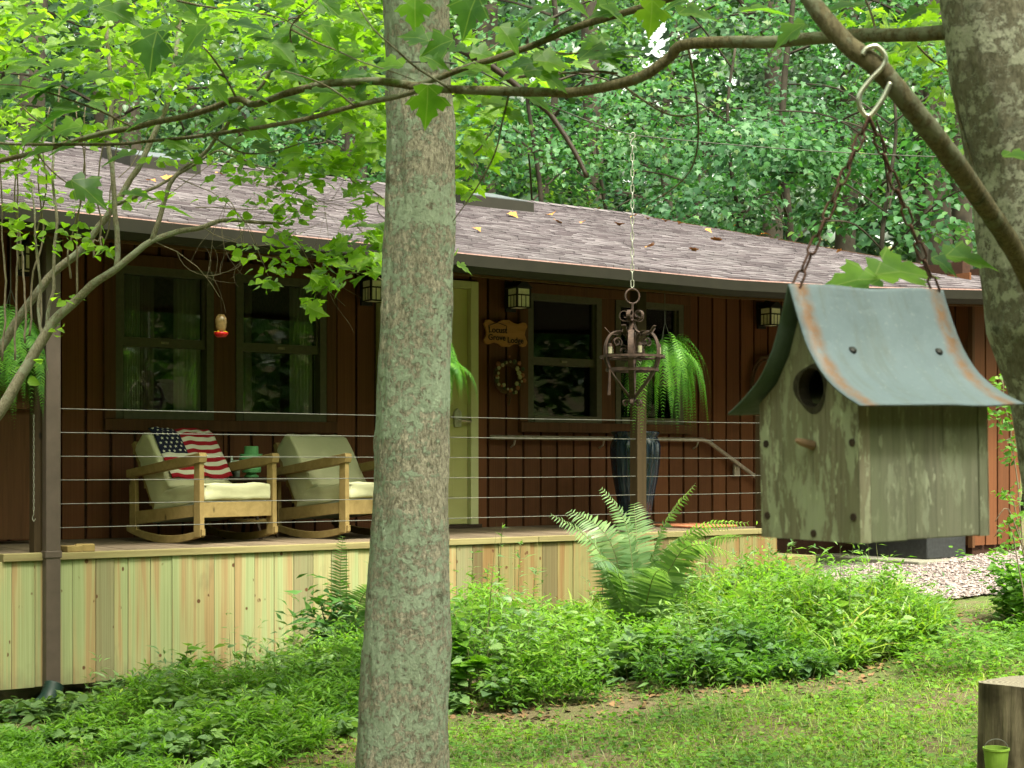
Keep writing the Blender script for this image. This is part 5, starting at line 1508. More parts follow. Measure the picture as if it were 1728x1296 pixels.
def cluster(cx, cy, rx, ry, n, Y=Y1, sz=(.045, .075), dY=.6, tl=.5):
    an = rng.uniform(0, 2 * np.pi, n); rr = np.sqrt(rng.uniform(0, 1, n))
    x = cx + rx * rr * np.cos(an); y = cy + ry * rr * np.sin(an); YY = Y + rng.uniform(-dY, dY, n)
    pos = np.stack([(x - HX) / F * YY, YY, (HY - y) / F * YY], 1)
    parts.append((pos, rdir(n, -.5, .25), rnorm(n, .45, (0, -.55, .8)), rng.uniform(*sz, n)))
def path_leaves(pts, n, sp, Y=Y1, sz=(.045, .07), dY=.2):
    """leaves scattered along a line of photo points"""
    P = smooth_curve([at(p[0], p[1], Y) for p in pts], 8); idx = rng.integers(0, len(P), n)
    pos = np.array([tuple(P[i]) for i in idx]) + rng.normal(0, 1, (n, 3)) * np.array([sp, dY, sp * .8])
    parts.append((pos, rdir(n, -.5, .25), rnorm(n, .45, (0, -.5, .8)), rng.uniform(*sz, n)))
# layered sprays make the mass, uneven at its lower edge
for k in range(350):
    x = random.uniform(-60, 660); lim = 205 + 60 * math.sin(x * .012 + 1) + 30 * math.sin(x * .05)
    y = random.uniform(-60, lim)
    if 30 < x < 190 and 120 < y < 210 and random.random() < .8: continue     # dark gap at the left
    if 320 < x < 470 and y < 60 and random.random() < .4: continue
    cluster(x, y, random.uniform(22, 55), random.uniform(8, 20), random.randint(6, 13), Y1 + random.uniform(-.6, .9), (.04, .068), .15)
for (x, y, rx, ry, n) in ((250, 330, 40, 14, 10), (190, 345, 60, 15, 14), (60, 335, 70, 22, 26), (80, 400, 70, 28, 34), (20, 370, 40, 20, 14), (150, 350, 40, 20, 14), (160, 415, 30, 22, 16), (110, 500, 16, 14, 7), (100, 560, 10, 12, 5), (146, 385, 26, 14, 8),
                          (420, 280, 60, 26, 40), (470, 310, 50, 30, 46), (500, 350, 40, 30, 44), (440, 360, 50, 26, 34), (480, 400, 40, 24, 34), (530, 300, 34, 30, 30), (470, 450, 45, 18, 26), (450, 480, 34, 12, 16), (420, 430, 30, 20, 14), (510, 440, 40, 20, 16), (380, 300, 40, 20, 16), (340, 250, 60, 16, 26), (300, 270, 60, 14, 16), (50, 620, 14, 30, 6), (360, 340, 30, 14, 7), (40, 290, 60, 18, 22)):
    cluster(x, y, rx, ry, n, Y1 - .05, (.04, .062), .25)
P_, D_, N_, S_ = join_np(parts)
leaf_objects(ls, 'leaf', OVATE_T, P_, D_, N_, S_, M['leaf_lime_part'], M['leaf_lime'], 300, LB)

# ---------------- young maple whose leaves show beside the big trunk
MBs = at(640, 300, 7.4)
ym = thing('young_maple', 'young maple with bright lobed leaves showing on both sides of the big trunk', 'tree', Vector((MBs.x, 7.4, gz(MBs.x, 7.4))))
yb = ym.location.copy()
for pts, r0, r1 in ([(690, 1300, 7.4), (692, 900, 7.4), (690, 500, 7.4), (700, 200, 7.4), (705, -100, 7.4)], .030, .02), ([(690, 520, 7.3), (640, 470, 7.3), (590, 462, 7.3), (530, 500, 7.3)], .006, .002), ([(690, 470, 7.3), (640, 420, 7.3), (600, 380, 7.3)], .006, .002), ([(700, 330, 7.3), (760, 290, 7.3), (810, 250, 7.3), (840, 200, 7.3)], .008, .002), ([(700, 380, 7.3), (640, 330, 7.3), (590, 300, 7.3), (610, 260, 7.3)], .005, .0015), ([(700, 200, 7.3), (600, 150, 7.3), (520, 120, 7.3)], .008, .002), ([(700, 150, 7.3), (800, 100, 7.3), (860, 60, 7.3)], .008, .002), ([(690, 400, 7.3), (640, 360, 7.3), (638, 330, 7.3), (600, 300, 7.3)], .003, .001):
    bough('branch' if r0 < .02 else 'trunk', pts, r0, r1, ym, yb, 'bark_branch', 6)
parts = []
for (x, y, rx, ry, n) in ((600, 425, 60, 30, 34), (560, 465, 40, 20, 20), (640, 400, 22, 24, 14), (520, 510, 16, 12, 5), (630, 450, 26, 20, 12), (600, 350, 10, 10, 2), (603, 370, 12, 16, 3), (780, 175, 28, 60, 26), (800, 260, 34, 40, 24), (785, 320, 22, 20, 10), (830, 110, 60, 50, 34), (920, 110, 50, 30, 16), (600, 60, 60, 60, 40), (560, 150, 90, 50, 50), (630, 230, 26, 90, 36), (560, 270, 60, 26, 24), (500, 60, 80, 50, 34), (610, 330, 30, 20, 8), (840, 190, 40, 20, 10), (770, 440, 10, 12, 2)):
    cluster(x, y, rx, ry, n, 7.3, (.075, .12), .3)
P_, D_, N_, S_ = join_np(parts)
leaf_objects(ym, 'leaf', MAPLE_T, P_, D_, N_, S_, M['leaf_lime_part'], M['leaf_lime'], 300, yb)
# lime maple spray at the upper right
rs = thing('maple_sapling', 'slender maple sapling with lime leaves left of the mottled trunk', 'tree', at(1640, 700, 6.2))
rs.location.x = at(1820, 0, 6.2).x; rs.location.z = gz(rs.location.x, 6.2); rb2 = rs.location.copy()
bough('trunk', [(1820, 1200, 6.2), (1815, 700, 6.2), (1780, 300, 6.2), (1700, 0, 6.2), (1660, -100, 6.2)], .02, .012, rs, rb2, 'bark_branch', 6)
bough('branch', [(1760, 200, 6.2), (1600, 120, 6.2), (1540, 70, 6.2), (1500, 40, 6.2)], .007, .002, rs, rb2, 'bark_branch', 6)
parts = []
for (x, y, rx, ry, n) in ((1560, 60, 60, 26, 34), (1590, 120, 30, 24, 14), (1500, 40, 40, 22, 20), (1520, 100, 30, 16, 8), (1450, 30, 40, 22, 10), (1580, 25, 40, 20, 14), (1590, 165, 20, 16, 6)): cluster(x, y, rx, ry, n, 6.2, (.05, .085), .3)
P_, D_, N_, S_ = join_np(parts)
leaf_objects(rs, 'leaf', MAPLE_T, P_, D_, N_, S_, M['leaf_lime_part'], M['leaf_lime'], 300, rb2)
# spindly twiggy plant at the right edge before the siding
sp = thing('spindly_bush', 'spindly twiggy bush with small leaves right of the birdhouse', 'bush', at(1720, 1120, 8.2))
sp.location.z = gz(sp.location.x, 8.2); sb_ = sp.location.copy()
parts = []
for pts in ([(1740, 1100, 8.2), (1720, 960, 8.2), (1700, 880, 8.2), (1678, 905, 8.2)], [(1740, 1050, 8.2), (1725, 900, 8.2), (1715, 800, 8.2), (1700, 700, 8.2), (1690, 640, 8.2)], [(1745, 1050, 8.2), (1735, 800, 8.2), (1725, 740, 8.2), (1695, 745, 8.2)], [(1730, 930, 8.2), (1700, 860, 8.2), (1680, 880, 8.2)], [(1740, 1000, 8.2), (1710, 850, 8.2), (1690, 840, 8.2)], [(1740, 800, 8.2), (1712, 690, 8.2), (1680, 690, 8.2)], [(1760, 900, 8.2), (1735, 700, 8.2), (1700, 620, 8.2)]):
    bough('twig', pts, .005, .0018, sp, sb_, 'twig_grey', 5, 4, .01)
for (x, y, rx, ry, n) in ((1695, 700, 30, 30, 90), (1710, 760, 24, 26, 60), (1690, 650, 16, 20, 24), (1692, 835, 20, 10, 22), (1705, 900, 24, 24, 34), (1720, 850, 24, 40, 40), (1690, 925, 20, 10, 16)): cluster(x, y, rx, ry, n, 8.2, (.02, .045), .15)
P_, D_, N_, S_ = join_np(parts)
tag(link('foliage', leaf_mesh('foliage', OVATE_T, P_ - np.array(sb_), D_, N_, S_, M['weed']), sp), kind='stuff')

# ---------------- forest behind the lodge
def bg_tree(name, label, cat, x, Y, zc_, rx, rz, nspray, mat, lsz=(.09, .14), tr=.16, per=26, group='trees of the wood behind the lodge', T=MAPLE_S, trunk_top=None, lean=0):
    """x: photo column of the trunk; crown centre height zc_ and half sizes rx, rz"""
    X = (x - HX) / F * Y; z0 = gz(X, Y)
    t = thing(name, label, cat, (X, Y, z0), group=group)
    top = zc_ + rz * .8 if trunk_top is None else trunk_top
    P = [Vector((lean * i / 8 + .12 * math.sin(i * 1.3 + x), .1 * math.cos(i + x), (top - z0) * i / 8)) for i in range(9)]
    MB().tube(smooth_curve(P, 3), taper(tr * 1.15, tr * .35, 25), 10).build('trunk', M['bark_far'], t, smooth=True)
    for k in range(9):
        lb = MB()
        f = random.uniform(.35, .95); p = Vector((lean * f, 0, (top - z0) * f)); an = random.uniform(0, 6.28)
        q = p + Vector((math.cos(an) * rx * .7, math.sin(an) * rx * .7, random.uniform(.2, .9)))
        lb.tube(smooth_curve([p, p.lerp(q, .5) + Vector((0, 0, .2)), q], 4), taper(tr * .28, .012, 9), 5)
        lb.build('limb', M['bark_far'], t)
    # sprays of leaves
    v = rng.normal(0, 1, (nspray, 3)); v /= np.linalg.norm(v, axis=1, keepdims=True)
    rad = rng.uniform(.25, 1, nspray) ** .5
    C = v * rad[:, None] * np.array([rx, rx * .8, rz]); C[:, 2] += zc_ - z0
    C[:, 0] += lean * .8
    C[:, 2] = np.round(C[:, 2] / .85 + C[:, 1] * .08 + .3 * np.sin(C[:, 0] * .9)) * .85 - C[:, 1] * .07 + rng.normal(0, .10, nspray)
    hn = np.array([noise.noise(Vector(((q[0] + X) * .55, q[1] * .4, (q[2] + z0) * .75 + x * .01))) for q in C]); ok = hn > .02
    C, v = C[ok], v[ok]; nspray = len(C)
    sn = norm(v * np.array([.4, .4, .2]) + np.array([0, -.32, .9]) + rng.normal(0, .12, (nspray, 3)))
    rs_ = rng.uniform(.45, .95, nspray)
    idx = np.repeat(np.arange(nspray), per); N_ = len(idx)
    an = rng.uniform(0, 2 * np.pi, N_); r_ = np.sqrt(rng.uniform(0, 1, N_)) * rs_[idx]
    e1 = norm(np.cross(sn, np.array([0.3, 1, .1])[None])); e2 = np.cross(sn, e1)
    rad_dir = e1[idx] * np.cos(an)[:, None] + e2[idx] * np.sin(an)[:, None]
    pos = C[idx] + rad_dir * r_[:, None] + rng.normal(0, .035, (N_, 3)); pos[:, 2] -= (r_ ** 2) * .4
    d_ = rad_dir + rng.normal(0, .5, (N_, 3)) + np.array([0, 0, -.35])
    nn = sn[idx] + rng.normal(0, .25, (N_, 3)) + rad_dir * .3
    sz = rng.uniform(*lsz, N_) * .88
    # keep what can be seen from near the camera
    W = pos + np.array([X, Y, z0]); uu = W[:, 0] / W[:, 1]; vv = W[:, 2] / W[:, 1]
    keep = (uu > -.42) & (uu < .42) & (vv < .36) & (vv > .02)
    # the gap where the sky shows through
    gx = (W[:, 0] / W[:, 1] * F + HX - 1105) / 24; gy = (HY - vv * F - 62) / 42
    g2 = gx * gx + gy * gy
    if Y < 60: keep &= ~((g2 < 1) & (rng.uniform(0, 1, N_) < .93)) 
    T = OVATE_T if int(x) % 3 == 0 else T
    tag(link('crown', leaf_mesh('crown', T, pos[keep], d_[keep], nn[keep], sz[keep], mat), t), kind='stuff')
    return t
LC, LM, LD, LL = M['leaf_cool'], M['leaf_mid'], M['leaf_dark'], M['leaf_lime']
specs = [
 # name, label, cat, x, Y, zc, rx, rz, nspray, mat, leaf, trunk r, trunk_top
 ('understory_maple', 'cool green understory maple rising above the roof ridge at the right', 1240, 21.5, 4.6, 2.3, 1.5, 260, LC, (.09, .14), .05),
 ('understory_maple', 'low spreading maple over the right end of the roof', 1500, 20.5, 4.3, 2.2, 1.0, 210, LC, (.10, .16), .05),
 ('understory_maple', 'tall layered maple filling the sky right of the wire chain', 1330, 24, 6.6, 2.8, 2.2, 330, LC, (.09, .13), .09),
 ('understory_maple', 'layered maple directly right of the big trunk above the ridge', 900, 22.5, 5.0, 2.3, 1.7, 250, LC, (.08, .12), .06),
 ('understory_maple', 'maple crown at the top centre between trunk and sky gap', 930, 27, 8.0, 2.6, 1.9, 250, LM, (.10, .14), .10),
 ('understory_maple', 'dense low maple left of the hanging chain', 1020, 24, 4.9, 2.2, 1.3, 200, LM, (.08, .12), .05),
 ('understory_maple', 'high crown at the top right corner of the wood', 1560, 26, 8.0, 3.0, 2.0, 300, LC, (.09, .13), .12),
 ('understory_maple', 'crown behind the mottled trunk at the far right', 1740, 23, 5.6, 2.4, 2.2, 240, LM, (.10, .14), .09),
 ('understory_maple', 'maple hanging over the ridge just left of the big trunk', 600, 23, 5.0, 2.5, 1.6, 230, LC, (.09, .13), .07),
 ('understory_maple', 'tall maple behind the left bough crossing', 420, 25, 7.0, 2.8, 2.2, 260, LM, (.09, .13), .09),
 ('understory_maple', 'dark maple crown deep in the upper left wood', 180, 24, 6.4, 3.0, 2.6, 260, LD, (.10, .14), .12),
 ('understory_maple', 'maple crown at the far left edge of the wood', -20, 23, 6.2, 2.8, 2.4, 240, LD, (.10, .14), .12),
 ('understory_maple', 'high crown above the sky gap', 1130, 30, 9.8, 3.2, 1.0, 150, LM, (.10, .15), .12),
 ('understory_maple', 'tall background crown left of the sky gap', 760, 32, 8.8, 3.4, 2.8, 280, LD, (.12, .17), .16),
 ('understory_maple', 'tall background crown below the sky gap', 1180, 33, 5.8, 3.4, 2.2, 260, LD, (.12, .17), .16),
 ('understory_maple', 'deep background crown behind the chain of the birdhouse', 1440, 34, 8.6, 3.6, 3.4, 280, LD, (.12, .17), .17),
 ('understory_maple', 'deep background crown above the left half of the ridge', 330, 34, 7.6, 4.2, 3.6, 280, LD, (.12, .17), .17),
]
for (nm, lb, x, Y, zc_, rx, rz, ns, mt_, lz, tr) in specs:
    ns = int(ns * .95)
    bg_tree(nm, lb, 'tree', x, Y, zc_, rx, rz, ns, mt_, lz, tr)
# bare trunks of taller trees whose crowns are above the picture
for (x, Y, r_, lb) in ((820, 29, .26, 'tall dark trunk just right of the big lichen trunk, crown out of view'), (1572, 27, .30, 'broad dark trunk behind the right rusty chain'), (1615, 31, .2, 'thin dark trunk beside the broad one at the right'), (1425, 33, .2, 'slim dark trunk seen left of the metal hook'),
                       (590, 30, .24, 'dark trunk left of the big lichen trunk high above the roof'), (215, 30, .26, 'dark trunk hidden in the leaves at the upper left'), (60, 27, .22, 'dark trunk at the far upper left'), (1000, 38, .22, 'distant slim trunk left of the hanging chain'), (1300, 40, .25, 'distant trunk right of the hanging chain'), (1690, 36, .25, 'distant trunk seen past the mottled trunk')):
    X = (x - HX) / F * Y; z0 = gz(X, Y)
    t = thing('forest_tree', lb, 'tree', (X, Y, z0), group='tall trunks of the wood')
    P = [Vector((.1 * math.sin(i + x), .1 * math.cos(i + x), i * 2.6)) for i in range(8)]
    MB().tube(smooth_curve(P, 3), taper(r_ * 1.2, r_ * .6, 22), 12).build('trunk', M['bark_far'], t, smooth=True)
    for k in range(5):
        lb_ = MB()
        f = random.uniform(8, 14); an = random.uniform(0, 6.28)
        lb_.tube([(0, 0, f), (math.cos(an) * 1.5, math.sin(an) * 1.5, f + 1.2), (math.cos(an) * 3, math.sin(an) * 3, f + 3)], [.07, .05, .02], 6)
        lb_.build('limb', M['bark_far'], t)
# far mass of the wood
n = 85000
X_ = rng.uniform(-26, 30, n); Y_ = rng.uniform(42, 70, n)
Z_ = rng.uniform(-1, 1, n); zz = .02 * Y_ + (Z_ * .5 + .5) ** .75 * .34 * Y_
ux = X_ / Y_ * F + HX; vy = HY - zz / Y_ * F
keep = (ux > -80) & (ux < 1810) & ~((((ux - 1105) / 26) ** 2 + ((vy - 60) / 46) ** 2 < 1) & (rng.uniform(0, 1, n) < .94))
# scattered pin holes of sky towards the top
hole = np.array([noise.noise(Vector((a_ * .02, b_ * .02, 3.3))) for a_, b_ in zip(ux, vy)])
keep &= ~((hole > .40) & (vy < 190) & (ux > 780))
P_ = np.stack([X_, Y_, zz], 1)[keep]; k_ = len(P_)
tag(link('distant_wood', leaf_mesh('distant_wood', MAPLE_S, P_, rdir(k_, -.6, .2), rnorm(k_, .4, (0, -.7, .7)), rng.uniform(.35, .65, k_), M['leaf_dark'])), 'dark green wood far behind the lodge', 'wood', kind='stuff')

# trees on the camera's side of the clearing: they show as reflections in the panes and shade the yard
n = 3000; v = rng.normal(0, 1, (n, 3)); v /= np.linalg.norm(v, axis=1, keepdims=True); v *= rng.uniform(.55, 1, n)[:, None]
ycm = leaf_mesh('crown', MAPLE_S, v * np.array([3.6, 3.6, 3.4]), rdir(n), rnorm(n, .5), rng.uniform(.28, .5, n), LM); ytm = MB().tube([(0, 0, 0), (.1, 0, 3), (0, .1, 7)], [.2, .16, .08], 10).mesh('trunk', M['bark_far'])
for i, (x_, y_, zc_) in enumerate(((10, -1, 3), (12.5, 4.5, 3.4), (7, -6, 3.2), (1.5, -8, 3.6), (-4, -7.5, 3), (-9, -4, 3.4), (-11, 2, 3), (-10.5, 8, 3.4), (14, 10, 3.6), (17, -5, 4.5), (11, -11, 5), (4, -14, 6), (-3, -14, 5.5), (-11, -11, 6), (-17, -2, 5.5), (-17, 7, 6), (-14, 14, 4), (20, 4, 6), (19, 14, 5), (24, -10, 7), (28, 0, 7), (16, -14, 7), (22, -18, 9), (31, -12, 10), (15, -4, 2), (19, -8, 2.5), (26, 8, 7), (13, -9, 2))):
    t = thing('yard_tree', 'leafy tree round the yard, seen as a green reflection in the window panes', 'tree', (x_, y_, gz(x_, y_)), random.uniform(0, 6), group='trees round the yard')
    link('trunk', ytm, t); o = link('crown', ycm, t); o.location = (0, 0, zc_ + 1.2); tag(o, kind='stuff')
# the leaning tree's own canopy, above the picture
n = 5200; pos = np.stack([rng.uniform(-3.2, 3.6, n), rng.uniform(-1.5, 6.4, n), rng.uniform(2.3, 3.8, n)], 1); pos = pos[(pos[:, 2] > .31 * pos[:, 1] + .9)]; n = len(pos)
tag(link('canopy', leaf_mesh('canopy', MAPLE_S, pos - np.array(RB_), rdir(n, -.3, .1), rnorm(n, .35), rng.uniform(.10, .17, n), M['leaf_near_mass']), rt), kind='stuff')

# ---------------- fallen leaves on the roof
me_fl = bpy.data.meshes.new('fallen_leaf'); me_fl.from_pydata([tuple(x) for x in MAPLE_T[0]], [], [tuple(int(q) for q in f) for f in MAPLE_T[1]]); me_fl.materials.append(M['leaf_litter'])
fl = [(858, 366), (931, 367), (937, 377), (1010, 355), (1073, 368), (1090, 372), (1122, 376), (1210, 407), (1240, 385), (1285, 400), (1045, 382), (800, 392), (1100, 422), (1170, 425), (985, 380), (1420, 428), (1500, 440), (275, 305), (365, 298), (610, 322), (250, 312), (700, 340), (1150, 380), (1190, 392)]
for i, (x, y) in enumerate(fl):
    # intersect the sight line with the roof plane
    lo, hi = BE, RB
    for _ in range(30):
        b_ = (lo + hi) / 2; a_, z_ = hw(x, y, b_)
        if z_ > roof_z(a_, b_): lo = b_
        else: hi = b_
    a_, z_ = hw(x, y, b_)
    o = link('fallen_leaf', me_fl); s_ = random.uniform(.07, .13)
    o.location = H(a_, b_, roof_z(a_, b_) + .035); o.scale = (s_, s_, s_ * 1.3); o.rotation_euler = (random.uniform(.1, .4), random.uniform(-.3, .3), random.uniform(0, 6.28))
    tag(o, 'dry orange leaf lying on the brown shingles of the roof', 'leaf', 'fallen leaves on the roof')

# ---------------- undergrowth in front of the porch
def hsnap(P):
    return np.array([gz(x, y) for x, y in P])
FR = [(0.5, 5.6), (3.0, 6.3), (4.35, 6.95), (4.7, 6.55), (6.4, 6.05), (7.6, 6.2), (8.6, 6.9), (9.3, 7.6)]
def front(a_): return float(np.interp(a_, [p[0] for p in FR], [p[1] for p in FR]))
def sample_bed(n, a0, a1, bmax=8.85, edge=0.0, pw=1.0):
    out = []
    while len(out) < n:
        a_ = random.uniform(a0, a1); f = front(a_) + edge; b_ = f + (bmax - f) * random.random() ** pw
        p = H(a_, b_)
        if abs(p.x / p.y) < .37: out.append((p.x, p.y, a_, b_))
    return np.array(out)
def weeds(name, label, spots, hfun, per, lsz, T, mat, stemmat='stem_green', el=(.0, .9), wsc=1.0, lean=.25, group=None):
    n = len(spots); gzv = hsnap(spots[:, :2]); h_ = hfun(spots) * rng.uniform(.45, 1.4, n)
    ln = rng.normal(0, lean, (n, 2))
    idx = np.repeat(np.arange(n), per); N_ = len(idx); t_ = rng.uniform(.12, 1, N_) ** .8
    pos = np.stack([spots[idx, 0] + ln[idx, 0] * h_[idx] * t_ ** 2, spots[idx, 1] + ln[idx, 1] * h_[idx] * t_ ** 2, gzv[idx] + h_[idx] * t_], 1)
    d_ = rdir(N_, *el); nn = norm(np.array([0, 0, 1.]) + rng.normal(0, .35, (N_, 3)) - d_ * .2)
    pos += d_ * rng.uniform(0, .03, N_)[:, None]
    V = leaf_mesh(name, T, pos, d_, nn, rng.uniform(*lsz, N_), mat, np.full(N_, wsc))
    o = tag(link(name, V), label, 'plants', group, 'stuff')
    # stems: thin blades standing up
    sp_ = np.stack([spots[:, 0], spots[:, 1], gzv], 1); dd = np.stack([ln[:, 0] * .7, ln[:, 1] * .7, np.ones(n)], 1)
    return o, (sp_, dd, h_)
def clump_mask(s_, thr=-.15, sc_=1.6, seed=0.0):
    k = np.array([noise.noise(Vector((x * sc_, y * sc_, seed))) for x, y in s_[:, :2]]); return s_[k > thr]
stems = []
def hf_mid(s_):
    a_, b_ = s_[:, 2], s_[:, 3]; f = np.array([front(x) for x in a_]); q = np.clip((b_ - f) / .4, .5, 1) * (1 - .16 * np.clip(b_ - f - .5, 0, 2.4))
    base = np.interp(a_, [2.6, 3.3, 4.4, 4.8, 5.6, 6.2, 6.7, 7.4, 8.2, 8.75], [.08, .18, .22, .36, .42, .22, .26, .44, .32, .10])
    k = np.array([noise.noise(Vector((x * 2.3, y * 2.3, 4.4))) for x, y in s_[:, :2]])
    return base * q * (1 + .75 * k)
o, st_ = weeds('weed_bed', 'thick bed of narrow leaved green weeds along the porch skirting', clump_mask(sample_bed(4100, 4.5, 8.75), -.14, 2.3, 1.0), hf_mid, 22, (.04, .085), LANCE_T, M['weed'], el=(-.35, 1.0), wsc=.9); stems.append(st_)
o, st_ = weeds('low_weeds', 'low tangled weeds below the left half of the porch', clump_mask(sample_bed(3200, .8, 4.75, 8.15), -.08, 2.3, 2.0), hf_mid, 19, (.035, .075), LANCE_T, M['weed'], el=(-.35, 1.0), wsc=.85); stems.append(st_)
sel = clump_mask(sample_bed(3000, .8, 8.7), -.05, 2.2, 9.0)
o, st_ = weeds('broad_weeds', 'broad leaved weeds scattered through the bed under the porch', sel, lambda s_: hf_mid(s_) * .85, 8, (.04, .085), OVATE_T, M['weed_pale'], el=(-.3, .5)); stems.append(st_)
o, st_ = weeds('wispy_weeds', 'taller wispy weeds standing out above the weed bed', clump_mask(sample_bed(420, 3.2, 8.6), -.1, 1.5, 6.0), lambda s_: hf_mid(s_) * 1.45, 15, (.04, .09), LANCE_T, M['weed_pale'], el=(0, 1.0), wsc=.7, lean=.2); stems.append(st_)
# long arching grass in the right half of the bed
sg_ = sample_bed(2300, 6.7, 8.7); n = len(sg_); gv = hsnap(sg_[:, :2]); idx = np.repeat(np.arange(n), 3)
pos = np.stack([sg_[idx, 0], sg_[idx, 1], gv[idx] + rng.uniform(.1, .30, len(idx)) * np.repeat(np.clip(hf_mid(sg_) / .5, 0, 1), 3)], 1) + rng.normal(0, .02, (len(idx), 3))
tag(link('tall_grass', leaf_mesh('tall_grass', BLADE_T, pos, rdir(len(idx), .1, 1.3), rnorm(len(idx), .3), rng.uniform(.12, .26, len(idx)), M['grass'], np.full(len(idx), 1.6))), 'long arching grass growing through the right end of the weed bed', 'grass', kind='stuff')
SP = np.concatenate([s[0] for s in stems]); SD = np.concatenate([s[1] for s in stems]); SH = np.concatenate([s[2] for s in stems])
tag(link('weed_stems', leaf_mesh('weed_stems', (np.array([(0, .006, 0), (0, -.006, 0), (1, 0, 0)], float), np.array([(0, 1, 2)])), SP, SD, np.tile(np.array([[0, -1., .2]]), (len(SP), 1)), SH, M['stem_green'], np.full(len(SP), .9))), 'upright stems of the weeds below the porch', 'stems', kind='stuff')
# bushy plants before the gravel at the right edge
def free_spots(n, x0, x1, y0, y1):
    P = np.stack([rng.uniform(x0, x1, n), rng.uniform(y0, y1, n)], 1); a_ = P[:, 0] * CT + P[:, 1] * ST; b_ = -P[:, 0] * ST + P[:, 1] * CT
    return np.concatenate([P, a_[:, None], b_[:, None]], 1)
o, st_ = weeds('edge_bush', 'small leafy bush before the gravel at the right edge', free_spots(300, 3.3, 4.2, 9.9, 10.8), lambda s_: np.full(len(s_), .38), 16, (.03, .065), OVATE_T, M['weed'], el=(-.2, .7))
o, st_ = weeds('edge_weeds', 'sparse weeds between the lawn and the gravel', free_spots(420, 2.2, 3.9, 8.4, 9.7), lambda s_: np.full(len(s_), .14), 9, (.04, .08), LANCE_T, M['weed'], el=(-.2, .7))

# tall willowy single weeds: things
def tall_weed(x, ybase, ytop, Y, label, n=16, lsz=(.05, .09), T=LANCE_T, mat='weed_pale', lean=0.0, cat='weed'):
    p0 = at(x, ybase, Y); p0.z = gz(p0.x, p0.y); top = at(x + lean, ytop, Y)
    t = thing('tall_weed', label, cat, p0)
    P = smooth_curve([Vector((0, 0, 0)), (top - p0) * .55 + Vector((-.02, 0, 0)), top - p0], 6)
    MB().tube(P, taper(.005, .0015, len(P)), 5).build('stem', M['stem_green'], t)
    ti = rng.uniform(.3, 1, n); Q = np.array([tuple(P[min(len(P) - 1, int(q * (len(P) - 1)))]) for q in ti])
    d_ = rdir(n, .0, .9)
    me_ = leaf_mesh('leaf', T, np.zeros((1, 3)), np.array([[1., 0, 0]]), np.array([[0, 0, 1.]]), np.array([1.]), M[mat])
    for q, dd in zip(Q, d_):
        o = link('leaf', me_, t); s_ = random.uniform(*lsz); D, S_2, N2 = frames(dd[None], rnorm(1, .3)); D, S_2, N2 = D[0], S_2[0], N2[0]
        o.matrix_local = Matrix(((D[0], S_2[0], N2[0], q[0]), (D[1], S_2[1], N2[1], q[1]), (D[2], S_2[2], N2[2], q[2]), (0, 0, 0, 1))) @ Matrix.Scale(s_, 4)
for (x, yb_, yt, Y, lb) in ((848, 1080, 882, 10.4, 'tallest willowy weed in front of the pale boards, topped just below the deck edge'), (800, 1080, 925, 10.2, 'willowy weed nearest the big trunk on its right'), (880, 1080, 910, 10.5, 'willowy weed just right of the tallest one'), (825, 1080, 950, 10.3, 'short willowy weed between two taller ones'), (905, 1080, 955, 10.6, 'thin weed left of the big fern'),
                            (1300, 1000, 905, 11.0, 'tall weed before the pale boards left of the birdhouse'), (1330, 1000, 915, 10.6, 'tall weed under the left corner of the birdhouse'), (1250, 1020, 950, 10.9, 'weed beside the right fronds of the big fern')):
    tall_weed(x, yb_, yt, Y, lb, 22)
for (x, yb_, yt, Y, lb) in ((318, 1180, 1085, 8.9, 'young broad leaved sapling rising before the middle of the left boards'), (345, 1180, 1110, 9.0, 'smaller broad leaved sapling beside the taller one at the left boards'), (420, 1180, 1075, 9.1, 'thin grey green weed standing alone before the left boards'), (515, 1180, 1090, 9.3, 'leafy weed left of the clump by the lichen trunk')):
    tall_weed(x, yb_, yt, Y, lb, 12, (.06, .10), OVATE_T if 'broad' in lb else LANCE_T, 'weed' if 'broad' in lb else 'weed_pale')
for (x, yb_, yt, Y, lb) in ((1100, 1190, 1060, 8.9, 'large lobed weed at the front of the bed below the big fern'), (1060, 1190, 1080, 8.8, 'pale large leaved weed left of the lobed one'), (1135, 1190, 1090, 8.8, 'large leaved weed right of the lobed one'), (785, 1190, 1060, 8.6, 'large leaved weed directly right of the lichen trunk'), (800, 1200, 1110, 8.4, 'low broad weed at the foot of the lichen trunk')):
    tall_weed(x, yb_, yt, Y, lb, 15, (.10, .18), MAPLE_T if 'lobed' in lb else OVATE_T, 'weed_pale' if 'pale' in lb else 'weed')

